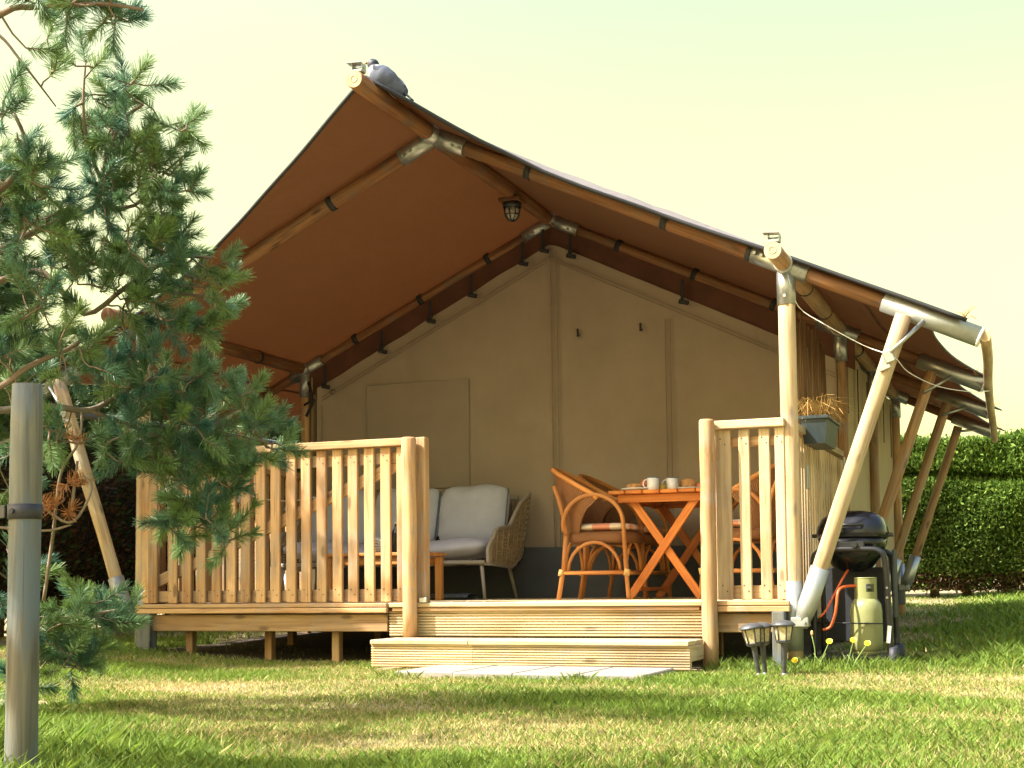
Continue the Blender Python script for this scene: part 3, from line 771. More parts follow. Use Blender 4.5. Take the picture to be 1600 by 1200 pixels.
def pillow(cx, cy, cz, wx, wy, wz, tilt, seed):
    rr = random.Random(seed); Mx = Matrix.Rotation(tilt, 3, 'X'); ph = rr.uniform(0, 6)
    def fn(u, v):
        a = u*2*math.pi; p = v*math.pi; sp = math.sin(p)**.35
        k = (abs(math.cos(a))**6+abs(math.sin(a))**6)**(-1/6)
        ux = sp*k*math.cos(a); uz = sp*k*math.sin(a); edge = max(abs(ux), abs(uz))
        th = -math.cos(p)*(1-.55*edge**3)
        q = Mx @ Vector((wx/2*ux*(1-.03*abs(uz)), wy/2*th+.008*math.sin(ux*7+ph)*math.sin(uz*5), wz/2*uz*(1-.04*abs(math.sin(ux*2+ph)))))
        return Vector((cx, cy, cz))+q
    return MB().grid(fn, 40, 16, True, 0, True)
for i, x in enumerate((-3.58, -3.05, -2.53)):
    o = pillow(x, 1.75, .955, .535, .19, .44, -.28, i).build('back_cushion', 'cushion_grey', sofa)
    for sx in (-1, 1):
        b = MB(); b.tube([Vector((x+sx*.262, 1.75, .955))+Matrix.Rotation(-.28, 3, 'X') @ Vector((0, -.035, z)) for z in (-.18, -.08, .05, .17)], .005, 5); b.build('piping', 'piping', o)
for i, x in enumerate((-3.45, -2.66)):
    o = MB()
    P = pillow(x, 1.56, .70, .79, .60, .15, 0, 10+i)
    def sc_(u, v, x=x):
        a = u*2*math.pi; k = (abs(math.cos(a))**6+abs(math.sin(a))**6)**(-1/6); p = v*math.pi; sp = math.sin(p)**.35
        return (x+.395*sp*k*math.cos(a), 1.56+.30*sp*k*math.sin(a), .695-.075*math.cos(p)*(1-.35*(sp*max(abs(k*math.cos(a)), abs(k*math.sin(a))))**3)+.03*sp*k*math.cos(a)*(1 if i else -1))
    o.grid(sc_, 40, 16); o.build('seat_cushion', 'cushion_grey', sofa)
# coffee table
ct = thing('coffee_table', 'small orange wooden coffee table in front of the sofa', 'coffee table', (-2.8, .88, DZ))
for k in range(4): part('top_plank', 'coffee_wood', ct, ((-2.8, .73+k*.098, .660), (.72, .094, .022)))
for x in (-3.12, -2.48):
    for y in (.72, 1.04): part('leg', 'coffee_wood', ct, ((x, y, .503), (.045, .045, .286)))
part('apron', 'coffee_wood', ct, ((-2.8, .715, .615), (.60, .02, .045))); part('apron', 'coffee_wood', ct, ((-2.8, 1.045, .615), (.60, .02, .045)))
bt = thing('dark_bottle', 'dark glass bottle with pale cap standing on the coffee table', 'bottle', (-2.70, .86, .671))
MB().lathe([(0, .671), (.032, .671), (.035, .69), (.035, .78), (.03, .81), (.014, .835), (.012, .86), (0, .86)], (-2.70, .86, 0), 18).build('glass_body', 'dark_glass', bt)
MB().lathe([(.013, .858), (.014, .875), (0, .875)], (-2.70, .86, 0), 12).build('cap', 'cord_white', bt)
vz = thing('string_ball', 'small white openwork ball on the coffee table beside the bottle', 'ornament', (-2.84, .84, .671))
b = MB()
for k in range(7):
    M_ = Matrix.Rotation(k*.9, 3, 'X') @ Matrix.Rotation(k*1.3, 3, 'Z'); b.tube([V(-2.84, .84, .722)+M_ @ V(.048*math.cos(a), .048*math.sin(a), 0) for a in np.linspace(0, 2*math.pi, 20)[:-1]], .005, 5, closed=True)
b.build('cord_shell', 'white_paint', vz)
# rolled mat under the sofa
single('folded_mat', MB().grid(lambda u, v: (-2.75+u*.42, 1.25+.10*math.cos(v*2*math.pi), DZ+.022+.02*math.sin(v*2*math.pi)), 8, 12), 'slate_mat', 'folded blue grey mat lying on the deck below the sofa', 'mat')
# cage lamp at the ridge
lm = thing('cage_lamp', 'small round bulkhead lamp with wire cage below the ridge pole', 'lamp', (-2.02, 1.25, 3.0))
MB().box((-2.02, 1.25, 3.012), (.15, .13, .026)).build('mount_board', 'pole_wood', lm)
MB().lathe([(.058, 3.0), (.062, 2.985), (.062, 2.965), (.05, 2.96)], (-2.02, 1.25, 0), 20).build('base_ring', 'black_metal', lm)
MB().lathe([(.046, 2.965), (.048, 2.94), (.04, 2.905), (.02, 2.885), (0, 2.88)], (-2.02, 1.25, 0), 18).build('glass_dome', 'bulb_glass', lm)
b = MB()
for k in range(4):
    a = k*math.pi/4; d = V(math.cos(a), math.sin(a), 0); b.tube([V(-2.02, 1.25, 2.965)+d*.057*math.cos(q)-V(0, 0, .092*math.sin(q)) for q in np.linspace(0, math.pi, 13)], .004, 5)
b.tube([V(-2.02+.05*math.cos(a), 1.25+.05*math.sin(a), 2.915) for a in np.linspace(0, 2*math.pi, 20)[:-1]], .004, 5, closed=True)
b.build('wire_cage', 'black_metal', lm)
# string lights on the left railing
sg_ = thing('string_lights', 'thin cord with clear bulbs strung along the left railing', 'string lights', (-2.6, .03, DZ+.6))
P = smooth_path([(-2.16, -.06, DZ+.86), (-2.35, .02, DZ+.78), (-2.7, .04, DZ+.66), (-3.1, .05, DZ+.62), (-3.5, .05, DZ+.72), (-3.9, .04, DZ+.85)], 6)
MB().tube(P, .004, 5).build('cord', 'cord_white', sg_)
for k in (3, 8, 12, 17, 22, 27):
    p = P[k]; MB().lathe([(.007, p.z), (.008, p.z-.02), (.017, p.z-.045), (.016, p.z-.06), (0, p.z-.072)], (p.x, p.y-.005, 0), 12).build('bulb', 'porcelain', sg_)
# planter with dry grass
pl = thing('hanging_planter', 'dark green plastic planter of dry grass hung on the side railing', 'planter', (.045, .6, 1.2))
b = MB()
def pbox(u, v):
    z = 1.215+v*.145; e = .02*v; hx, hy = .055+e, .20+e
    a = (u*4) % 4; i = int(a); t = a-i; cs = [(-hx, -hy), (hx, -hy), (hx, hy), (-hx, hy)]
    p, q = cs[i % 4], cs[(i+1) % 4]; return (.065+p[0]*(1-t)+q[0]*t, .62+p[1]*(1-t)+q[1]*t, z)
b.grid(pbox, 16, 3, False); b.box((.065, .62, 1.217), (.11, .40, .004)); b.build('box', 'planter_plastic', pl)
b = MB()
for s in (-1, 1): b.box((.065+s*.077, .62, 1.358), (.014, .46, .02)); b.box((.065, .62+s*.222, 1.358), (.155, .014, .02))
b.build('rim', 'planter_plastic', pl)
MB().box((.065, .62, 1.33), (.13, .40, .02)).build('potting_soil', 'soil', pl)
b = MB()
for k in range(260):
    p = V(.065+random.uniform(-.05, .05), .62+random.uniform(-.19, .19), 1.33); a = random.uniform(0, 6.28); l = random.uniform(.08, .26); q = random.uniform(.3, 1.0)
    d = V(math.cos(a), math.sin(a)*1.0, 0)*l*q; b.tube([p, p+d*.4+V(0, 0, l*.6), p+d+V(0, 0, l*random.uniform(.0, .7))], [.0024, .002, .001], 3, False)
gr_ = b.build('dry_grass', 'straw', pl); gr_['kind'] = 'stuff'
# reed screen
rs_ = thing('reed_screen', 'dark brown reed screen hanging on the right porch side above the railing', 'screen', (-.06, 1.1, 1.4))
for k in range(34):
    y = .50+k*.040; zt = 2.0+random.uniform(-.05, .04); zb = 1.38+random.uniform(-.08, .05)
    b = MB(); b.tube([(-.075+random.uniform(-.012, .012), y, zb), (-.075+random.uniform(-.008, .008), y+random.uniform(-.012, .012), zt)], [.008, .006], 6); b.build('reed', 'reed', rs_)
for z in (1.5, 1.68, 1.86): MB().tube([(-.09, .48, z), (-.09, 1.86, z)], .003, 5).build('binding_wire', 'black_metal', rs_)

# ------------------------------------------------------------------ barbecue and gas bottle
bq = thing('gas_barbecue', 'black gas barbecue with domed lid on a wheeled cart beside the corner pole', 'barbecue', (.28, .27, 0))
bx_, by_ = .275, .29
MB().lathe([(.178, .685), (.185, .69), (.186, .715), (.180, .745), (.160, .79), (.12, .818), (.05, .83), (0, .832)], (bx_, by_, 0), 40, None, 0, 1.0, .85, 3.2).build('lid', 'black_enamel', bq)
MB().lathe([(0, .505), (.05, .507), (.10, .53), (.15, .59), (.174, .65), (.180, .683)], (bx_, by_, 0), 40, None, 0, 1.0, .85, 2.8).build('bowl', 'black_enamel', bq)
b = MB(); b.tube([(bx_-.07, by_-.165, .745), (bx_-.07, by_-.20, .75), (bx_+.07, by_-.20, .75), (bx_+.07, by_-.165, .745)], .009, 8); b.build('lid_handle', 'black_metal', bq)
b = MB(); b.box((bx_, by_-.165, .645), (.16, .03, .035)); b.build('control_panel', 'black_metal', bq)
MB().tube([(bx_+.03, by_-.178, .645), (bx_+.03, by_-.20, .645)], .016, 12).build('knob', 'black_metal', bq)
for s in (-1, 1):
    b = MB(); b.box((bx_+s*.195, by_, .70), (.03, .08, .02)); b.build('side_lug', 'black_metal', bq)
def frame_y(y): return smooth_path([(bx_-.19, y, .05), (bx_-.185, y, .30), (bx_-.185, y, .55), (bx_-.165, y, .605), (bx_-.11, y, .622), (bx_+.10, y, .622), (bx_+.155, y, .61), (bx_+.182, y, .56), (bx_+.195, y, .30), (bx_+.20, y, .05)], 3)
for y in (by_-.17, by_+.17): MB().tube(frame_y(y), .0155, 10).build('cart_frame', 'black_metal', bq)
MB().tube([(bx_-.19, by_-.17, .24), (bx_+.195, by_-.17, .235)], .004, 6).build('retaining_rod', 'black_metal', bq)
MB().box((bx_, by_, .06), (.37, .36, .02)).build('bottom_shelf', 'black_metal', bq)
MB().box((bx_, by_+.155, .33), (.34, .01, .40)).build('shade_panel', 'rubber', bq)  # dark sheet standing in for the shade between the cart legs
MB().box((bx_+.205, by_+.08, .44), (.012, .16, .36)).build('side_panel', 'rubber', bq)
for y in (by_-.15, by_+.15):
    wh = MB().tube([(bx_+.195, y, .062), (bx_+.235, y, .062)], .062, 24).build('wheel', 'rubber', bq)
    MB().tube([(bx_+.230, y, .062), (bx_+.238, y, .062)], .03, 16).build('hub', 'black_metal', wh)
for k in range(2): MB().box((bx_+.19, by_-.185, .42-.05*k), (.012, .006, .012)).build('bolt', 'galv', bq)
MB().box((bx_+.195, by_-.186, .18), (.02, .006, .09), Matrix.Rotation(.1, 3, 'Y')).build('sticker', 'white_paint', bq)
gbm = thing('gas_bottle', 'olive green gas bottle standing on the barbecue cart shelf', 'gas bottle', (.345, .20, .07))
gx, gy = .345, .215
MB().lathe([(.066, .085), (.08, .10), (.083, .13), (.083, .30), (.078, .335), (.06, .362), (.03, .375), (0, .377)], (gx, gy, 0), 32).build('tank', 'olive_paint', gbm)
MB().lathe([(.07, .071), (.07, .10), (.064, .10), (.064, .071)], (gx, gy, 0), 28).build('foot_ring', 'olive_paint', gbm)
b = MB()                                              # collar with a hand hole
n = 40
for i in range(n):
    a0, a1 = 2*math.pi*i/n, 2*math.pi*(i+1)/n; am = (a0+a1)/2
    hole = abs((am-R(300)+math.pi) % (2*math.pi)-math.pi) < .38
    spans = [(.35, .400), (.44, .472)] if hole else [(.35, .472)]
    for z0, z1 in spans:
        for r_o, fl_ in ((.058, False), (.054, True)):
            i0 = len(b.v)
            for (a, z) in ((a0, z0), (a1, z0), (a1, z1), (a0, z1)): b.v.append(V(gx+r_o*math.cos(a), gy+r_o*math.sin(a), z))
            b.face((i0, i0+1, i0+2, i0+3) if not fl_ else (i0+3, i0+2, i0+1, i0), [(0, 0)]*4, False)
b.tube([V(gx+.056*math.cos(a), gy+.056*math.sin(a), .472) for a in np.linspace(0, 2*math.pi, 33)[:-1]], .004, 6, closed=True)
b.build('collar', 'olive_paint', gbm)
b = MB(); b.tube([(gx, gy, .37), (gx, gy, .44)], .014, 10); b.tube([(gx-.03, gy, .42), (gx+.03, gy, .42)], .011, 8); b.build('valve', 'galv', gbm)
hs = MB().tube(smooth_path([(bx_-.02, by_-.05, .52), (bx_-.04, by_-.13, .47), (.19, .13, .38), (.15, .10, .30), (.12, .09, .27)], 5), .006, 8)
hs.tube(smooth_path([(gx-.02, gy-.02, .43), (.26, .15, .43), (.225, .08, .41), (.215, .06, .34), (.205, .06, .28), (.18, .06, .22), (.14, .06, .205)], 5), .0075, 8)
tag(hs.build('gas_hose', 'orange_hose'), 'orange rubber hose linking gas bottle and barbecue', 'hose')
# ------------------------------------------------------------------ solar lanterns
def lantern(x, y, tx, ty, label, h=.16):
    t = thing('solar_lantern', label, 'garden light', (x, y, float(gz(x, y))), 'solar garden lanterns')
    z0 = float(gz(x, y)); M_ = Matrix.Rotation(tx, 3, 'X') @ Matrix.Rotation(ty, 3, 'Y'); c = V(x, y, z0)
    MB().lathe([(.004, -.04), (.011, .0), (.014, h), (.016, h+.004)], c, 10, M_).build('stake', 'lantern_plastic', t)
    MB().lathe([(.016, h), (.034, h+.008), (.038, h+.018), (.036, h+.022)], c, 6, M_, smooth=False).build('base', 'lantern_plastic', t)
    for k in range(6):
        a0 = 2*math.pi*k/6; a1 = a0+2*math.pi/6
        b = MB(); i0 = 0
        for (a, r, z) in ((a0, .034, h+.022), (a1, .034, h+.022), (a1, .045, h+.088), (a0, .045, h+.088)): b.v.append(c+M_ @ V(r*math.cos(a), r*math.sin(a), z))
        for (a, r, z) in ((a0, .031, h+.022), (a1, .031, h+.022), (a1, .042, h+.088), (a0, .042, h+.088)): b.v.append(c+M_ @ V(r*math.cos(a), r*math.sin(a), z))
        b.face((0, 1, 2, 3), [(0, 0)]*4); b.face((7, 6, 5, 4), [(0, 0)]*4); b.build('pane', 'lantern_pane', t)
        b = MB(); b.tube([c+M_ @ V(.035*math.cos(a0), .035*math.sin(a0), h+.018), c+M_ @ V(.046*math.cos(a0), .046*math.sin(a0), h+.09)], .0038, 5); b.build('rib', 'lantern_plastic', t)
    MB().lathe([(.047, h+.086), (.06, h+.09), (.058, h+.097), (.04, h+.112), (0, h+.118)], c, 24, M_).build('cap', 'lantern_plastic', t)
    MB().lathe([(.012, .0), (.014, .02), (.009, .022)], c, 8, M_).build('ferrule', 'galv', t)
lantern(-.075, -.55, 0.05, -.14, 'black solar lantern tilted left, nearest the steps', .15)
lantern(-.055, -.50, 0.0, -.07, 'black solar lantern half hidden behind the tilted one', .15)
lantern(.04, -.52, .0, .0, 'upright black solar lantern in front of the grey stub post', .16)
# ------------------------------------------------------------------ pavers
for i, (x0, x1, y0, y1) in enumerate(((-1.76, -1.44, -1.12, -.56), (-1.435, -1.12, -1.15, -.56), (-1.115, -.80, -1.18, -.58), (-.795, -.48, -1.16, -.60))):
    b = MB(); b.box(((x0+x1)/2, (y0+y1)/2, .004+.012), (x1-x0-.008, y1-y0, .05), Matrix.Rotation(random.uniform(-.01, .01), 3, 'Z'), .005)
    single('paving_slab', b, 'paver_stone', ['concrete paving slab at the left end of the row below the steps', 'second concrete paving slab from the left below the steps', 'third concrete paving slab from the left below the steps', 'concrete paving slab at the right end of the row below the steps'][i], 'paving slab', 'paving slabs below the steps')
# ------------------------------------------------------------------ yellow flowers
for i, (x, y, h, dx, lb) in enumerate(((.165, -.22, .155, .05, 'yellow hawkweed flower nearest the corner pole bracket'), (.30, -.20, .16, .03, 'middle yellow hawkweed flower before the gas bottle'), (.33, -.22, .145, .07, 'rightmost yellow hawkweed flower before the gas bottle'), (.065, -.36, .07, .0, 'low yellow flower at the foot of the corner pole'), (.14, -.16, .18, -.02, 'closed flower bud stalk beside the corner pole'))):
    t = thing('hawkweed', lb, 'flower', (x, y, float(gz(x, y))), 'yellow flowers'); z0 = float(gz(x, y)); tip = V(x+dx, y, z0+h)
    MB().tube(smooth_path([(x-.02, y, z0-.01), (x+dx*.3, y, z0+h*.5), tip], 4), .0028, 5).build('stalk', 'stem_green', t)
    if i == 4: MB().lathe([(.003, 0), (.007, .01), (.006, .025), (0, .03)], tip, 8).build('bud', 'straw', t); continue
    b = MB()
    for k in range(16):
        a = k*math.pi/8; d = V(math.cos(a), math.sin(a), 0); e = V(-math.sin(a), math.cos(a), 0)*.004
        i0 = len(b.v); TM = Matrix.Rotation(R(50), 3, 'X'); b.v += [tip+TM @ q_ for q_ in (-e*.5, e*.5, d*.016+e*.9+V(0, 0, .005), d*.016-e*.9+V(0, 0, .005))]; b.face((i0, i0+1, i0+2, i0+3), [(0, 0)]*4)
    b.lathe([(.010, .0), (.011, .004), (0, .008)], tip, 10, TM); b.build('flower_head', 'petal', t)
    MB().lathe([(.003, -.01), (.007, -.004), (.008, .001)], tip, 8).build('calyx', 'stem_green', t)
    for s in (-1, 1): MB().tube([(x, y, z0+h*.3), (x+s*.03, y+.01, z0+h*.62)], .0018, 4).build('side_stalk', 'stem_green', t)

# ------------------------------------------------------------------ pigeon
bp = thing('pigeon', 'grey pigeon perched on the front end of the tent ridge', 'pigeon', (-2.0, -.74, 3.13))
spine = [(-1.872, -.70, 3.105, .010), (-1.885, -.705, 3.118, .018), (-1.915, -.715, 3.148, .034), (-1.95, -.73, 3.178, .052), (-1.985, -.74, 3.20, .060), (-2.012, -.745, 3.222, .054), (-2.028, -.745, 3.243, .040), (-2.035, -.745, 3.262, .031), (-2.040, -.748, 3.278, .031), (-2.044, -.75, 3.292, .024), (-2.046, -.752, 3.303, .006)]
SP = smooth_path([s[:3] for s in spine], 3); RAD = np.interp(np.linspace(0, len(spine)-1, len(SP)), range(len(spine)), [s[3] for s in spine])
SP = [p-V(0, 0, .035) for p in SP]
b = MB(); b.tube(SP, list(RAD), 20)
nf = len(SP)-1
for k in range(len(b.mi)):
    i = min(k//20, nf-1); j = k % 20; b.mi[k] = 1 if i > 19 else (2 if (15 < i <= 19 and (j % 5)) else 0)
b.build('body', ['bird_grey', 'bird_dark', 'bird_pale'], bp)
for sy in (-1, 1):
    def wing(u, v):
        p = lerp((-1.872, -.70+sy*.012, 3.075), (-2.012, -.742+sy*.05, 3.205), u); wdt = .012+.034*math.sin(math.pi*min(1, u*.9+.1))
        return p+V(.3, 0, .5).normalized()*(v-.5)*2*wdt*.9+V(0, sy*(.012*math.sin(u*3)), 0)+V(0, sy*.012*math.sin(v*math.pi), 0)
    b = MB(); b.grid(wing, 12, 6); b.build('wing', 'bird_grey', bp)
b = MB(); b.box((-1.862, -.697, 3.062), (.085, .035, .010), Matrix.Rotation(R(45), 3, 'Y'), .003); b.build('tail', 'bird_dark', bp)
MB().lathe([(.008, 0), (.006, .012), (0, .022)], (-2.066, -.765, 3.245), 8, Matrix.Rotation(R(-100), 3, 'Y') @ Matrix.Rotation(.3, 3, 'X')).build('beak', 'beak', bp)
for sy in (-1, 1): MB().tube([(-1.99, -.74+sy*.02, 3.115), (-1.992, -.74+sy*.02, 3.165)], .004, 6).build('leg', 'beak', bp)

# ------------------------------------------------------------------ tree stake with rubber tie
sk = thing('tree_stake', 'weathered grey green round tree stake in the left foreground', 'stake', (-.95, -4.70, 0))
b = MB(); zz = np.linspace(-.1, .935, 12); b.tube([(-.957+.03*0+.012*(z-.4), -4.69, z) for z in zz], [.0365-.003*(z > .9) for z in zz], 18, wob=.02); b.build('shaft', 'grey_wood', sk)
tp = MB(); tp.tube([(-.957+.012*.2, -4.69, .622), (-.957+.012*.2, -4.69, .656)], .0395, 18); tp.beam((-.99, -4.715, .640), (-1.75, -4.25, .655), .006, .030); tg = tp.build('rubber_tie', 'rubber', sk)
MB().tube([(-.957, -4.728, .640), (-.957, -4.735, .640)], .006, 8).build('nail', 'bird_dark', sk)

# ------------------------------------------------------------------ pine trees
LIMBS = [
   [(-2.15, -3.85, 2.12), (-1.73, -3.91, 2.24), (-1.62, -3.87, 2.26), (-1.39, -3.88, 2.23), (-1.26, -3.83, 2.21)],
   [(-1.99, -3.8, 2.33), (-1.88, -3.75, 2.26), (-1.82, -3.72, 2.18), (-1.77, -3.7, 2.11), (-1.78, -3.59, 2.06)],
   [(-2.45, -3.5, 1.48), (-2.17, -3.4, 1.66), (-1.98, -3.33, 1.76), (-1.85, -3.29, 1.81), (-1.83, -3.28, 1.93), (-1.76, -3.27, 2.1), (-1.66, -3.28, 2.15)],
   [(-1.83, -3.28, 1.89), (-1.84, -3.35, 2.01), (-1.82, -3.4, 2.14), (-1.81, -3.4, 2.29)],
   [(-1.82, -3.28, 1.96), (-1.73, -3.2, 2.07), (-1.62, -3.1, 2.14)],
   [(-1.85, -3.29, 1.81), (-1.79, -3.15, 1.84), (-1.71, -3.08, 1.97), (-1.62, -3.05, 2.05)],
   [(-2.23, -3.64, 1.68), (-1.94, -3.64, 1.8), (-1.88, -3.62, 1.93), (-1.91, -3.64, 2.04)],
   [(-2.46, -3.5, 1.46), (-2.25, -3.32, 1.57), (-2.1, -3.26, 1.6), (-1.97, -3.2, 1.45), (-1.85, -3.11, 1.56), (-1.72, -3.01, 1.67), (-1.59, -2.96, 1.67)],
   [(-1.85, -3.11, 1.56), (-1.73, -2.96, 1.55), (-1.6, -2.85, 1.54)],
   [(-2.25, -3.61, 1.07), (-2.12, -3.46, 1.16), (-2.02, -3.43, 1.23), (-1.92, -3.34, 1.3), (-1.9, -3.28, 1.35)],
   [(-2.22, -3.71, 1.03), (-1.98, -3.4, 1.09), (-1.9, -3.26, 1.09), (-1.86, -3.14, 1.16), (-1.76, -3.11, 1.21), (-1.65, -2.96, 1.23)],
   [(-1.9, -3.26, 1.09), (-1.83, -3.13, 1.05), (-1.76, -2.99, 1.01), (-1.67, -2.85, 1.05), (-1.48, -2.72, 1.0)],
   [(-1.76, -2.99, 1.01), (-1.73, -2.92, 0.86), (-1.68, -2.83, 0.72), (-1.63, -2.81, 0.62)],
   [(-2.38, -3.42, 0.51), (-2.35, -3.19, 0.43), (-2.32, -3.01, 0.35), (-2.21, -2.86, 0.36), (-2.12, -2.77, 0.38)],
   [(-2.48, -3.55, 1.75), (-2.5, -4.2, 1.95), (-2.4, -4.8, 2.1), (-2.1, -5.4, 2.1), (-1.8, -5.6, 2.4)],  # this limb and the next are out of view, added to shade the stake
   [(-2.4, -4.8, 2.1), (-2.2, -5.1, 1.7), (-1.95, -5.2, 1.55)],
   [(-2.35, -3.19, 0.43), (-2.29, -3.04, 0.22), (-2.25, -2.92, 0.17)]]
DEAD = [
   [(-1.98, -3.44, 0.79), (-1.93, -3.42, 0.72), (-1.86, -3.39, 0.69), (-1.8, -3.37, 0.8), (-1.83, -3.38, 0.85)],
   [(-2.3, -3.5, .70), (-1.98, -3.43, 0.66), (-1.87, -3.39, 0.68)],
   [(-2.0, -3.37, 0.42), (-1.96, -3.37, 0.66), (-1.93, -3.37, 0.86), (-1.87, -3.35, 0.97), (-1.9, -3.3, 1.08)],
   [(-1.87, -3.39, 0.72), (-1.86, -3.37, 0.9)]]
BLOBS = [(-1.50,-3.86,2.26,.20,.035,34),(-1.36,-3.86,2.20,.08,.03,9),(-1.73,-3.69,2.24,.025,.017,2),(-1.71,-3.68,2.14,.037,.025,4),(-1.85,-3.73,2.18,.021,.017,2),
(-1.81,-3.40,2.24,.035,.078,7),(-1.85,-3.36,2.12,.063,.090,10),(-1.78,-3.28,2.19,.045,.063,8),(-1.66,-3.28,2.15,.040,.040,6),(-1.76,-3.26,2.04,.090,.113,22),(-1.71,-3.13,2.02,.104,.115,24),(-1.62,-3.10,2.10,.028,.051,6),
(-1.69,-3.12,1.86,.111,.115,26),(-1.77,-3.25,1.86,.090,.090,18),(-1.91,-3.64,1.98,.047,.074,10),(-1.84,-3.60,1.84,.059,.106,14),(-1.99,-3.55,1.83,.054,.087,12),(-1.94,-3.42,1.77,.100,.066,12),(-1.97,-3.54,1.68,.087,.065,12),
(-1.96,-3.26,1.65,.137,.114,24),(-1.81,-3.15,1.66,.138,.115,28),(-1.71,-3.06,1.71,.093,.093,18),(-1.64,-2.98,1.61,.082,.066,16),(-1.62,-2.86,1.54,.043,.067,9),(-1.65,-2.92,1.42,.036,.036,4),(-1.82,-3.15,1.50,.138,.092,24),
(-1.72,-3.05,1.43,.105,.070,14),(-2.01,-3.33,1.48,.136,.090,16),(-1.88,-3.32,1.26,.090,.090,14),(-2.08,-3.45,1.26,.055,.111,8),(-1.86,-3.20,1.24,.069,.091,10),(-1.76,-3.11,1.20,.069,.092,14),(-1.65,-2.96,1.21,.066,.066,9),
(-1.76,-2.99,1.07,.118,.118,22),(-1.84,-3.07,.99,.093,.093,16),(-1.67,-2.85,1.03,.096,.108,18),(-1.51,-2.79,1.09,.058,.086,10),(-1.50,-2.73,.97,.048,.058,7),(-1.75,-2.93,.91,.143,.095,20),(-1.60,-2.81,.90,.086,.086,13),
(-1.71,-2.90,.78,.095,.095,16),(-1.64,-2.82,.68,.072,.062,11),(-1.74,-2.91,.68,.052,.062,8),(-1.94,-3.38,.99,.089,.066,8),(-2.21,-2.86,.36,.123,.069,16),(-2.15,-2.78,.35,.045,.055,8),(-2.23,-3.02,.27,.120,.108,18),
(-2.32,-3.05,.15,.084,.096,10),(-2.23,-2.91,.19,.086,.073,10),(-2.15,-3.35,.96,.045,.226,8),(-2.26,-3.26,.51,.046,.185,8),
(-2.5,-3.9,1.9,.30,.35,60),(-2.75,-3.3,1.6,.35,.4,60),(-2.6,-3.6,2.6,.35,.35,60),(-2.9,-3.9,1.2,.3,.3,40),(-2.2,-4.3,2.7,.3,.2,40),
(-2.1,-5.5,2.1,.36,.30,70),(-1.85,-5.3,1.7,.28,.25,62),(-2.6,-4.8,2.3,.40,.40,60),(-2.2,-5.2,1.35,.3,.25,60),(-1.7,-5.6,2.6,.35,.3,40)]  # out-of-view foliage added to throw shade on the stake
hrt = Vector((rt.x, rt.y, 0)).normalized(); hfw = Vector((fw.x, fw.y, 0)).normalized()
def shoots_to_mesh(shoots, per, rgen, length=(.036, .058), width=.0015):
    """shoots: list of (base, tip) -> needle quads"""
    B = np.array([s[0] for s in shoots]); T = np.array([s[1] for s in shoots]); n = len(B); m = n*per
    idx = np.repeat(np.arange(n), per); t = rgen.random(m)**.8
    ax = (T-B); L_ = np.linalg.norm(ax, axis=1, keepdims=True); ax = ax/L_
    rv = rgen.normal(size=(m, 3)); a = ax[idx]; rv -= a*np.sum(rv*a, 1, keepdims=True); rv /= np.linalg.norm(rv, axis=1, keepdims=True)
    p = B[idx]+(T-B)[idx]*t[:, None]
    fwd = .55+.55*t; d = rv*(1.0-.35*t)[:, None]+a*fwd[:, None]; d /= np.linalg.norm(d, axis=1, keepdims=True)
    l = rgen.uniform(*length, m)*(1-.15*t); e = p+d*l[:, None]
    s = np.cross(d, rgen.normal(size=(m, 3))); s /= np.linalg.norm(s, axis=1, keepdims=True); s *= width
    mid = (p+e)/2+rv*0.002
    v = np.stack([p-s*.7, p+s*.7, e+s*.45, e-s*.45], 1).reshape(-1, 3)
    return v, idx
def make_pine(limbs, blobs, dens):
    nodes = [Vector(p) for l in limbs for p in smooth_path(l, 4)]
    NP = [np.array(p) for p in nodes]; shoots = []; twigs = []
    cand = []
    for (x, y, z, rx, ry, n) in blobs:
        c = Vector((x, y, z))
        for _ in range(int(n*dens*(1.45 if z < 1.25 else 1.0))):
            g3 = rng.normal(size=3)*.55
            cand.append(c+hrt*float(g3[0]*rx*.85)+Vector((0, 0, float(g3[1]*ry*.85)))+hfw*float(g3[2]*.17))
    arr = np.array(NP)
    cand.sort(key=lambda c: float(np.min(np.sum((arr-np.array(c))**2, 1))))
    for c in cand:
        dd = np.sum((arr-np.array(c))**2, 1); j = int(np.argmin(dd)); a = Vector(arr[j])
        if (c-a).length > .03: twigs.append((a, c))
        d = (c-a); d = d.normalized() if d.length > 1e-4 else Vector((0, 0, 1))
        o = Vector(rng.normal(size=3)*.35); d = (d*.7+Vector((.12, .05, .38))+o).normalized()
        l = float(rng.uniform(.06, .13)); shoots.append((np.array(c), np.array(c+d*l)))
        arr = np.vstack([arr, np.array(c+d*l*.2)[None]])
    return shoots, twigs
shoots, twigs = make_pine(LIMBS, BLOBS, .92)
pv, pidx = shoots_to_mesh(shoots, 185, rng)
tone = rng.random(len(shoots)); base = np.array([.070, .18, .130])[None]*(1-tone[:, None])+np.array([.20, .30, .085])[None]*tone[:, None]
nt_ = base[pidx]*rng.uniform(.75, 1.25, (len(pidx), 1)); ptint = np.repeat(nt_, 4, 0)
pine = thing('pine_tree', 'young pine tree with long needles filling the left foreground', 'tree', (-2.5, -3.5, 0))
def at_parent(v, par): return v-np.array(OFF[par.name])[None]
crown = cloud('crown', at_parent(pv, pine), 4, 'needle', ptint, pine)
tk = MB(); tk.tube(smooth_path([(-2.52, -3.46, -.1), (-2.50, -3.5, .5), (-2.48, -3.5, 1.1), (-2.5, -3.55, 1.7), (-2.4, -3.65, 2.3), (-2.45, -3.7, 3.0)], 4), list(np.linspace(.075, .02, 21)), 12, wob=.06)
trunk = tk.build('trunk', 'bark', pine)
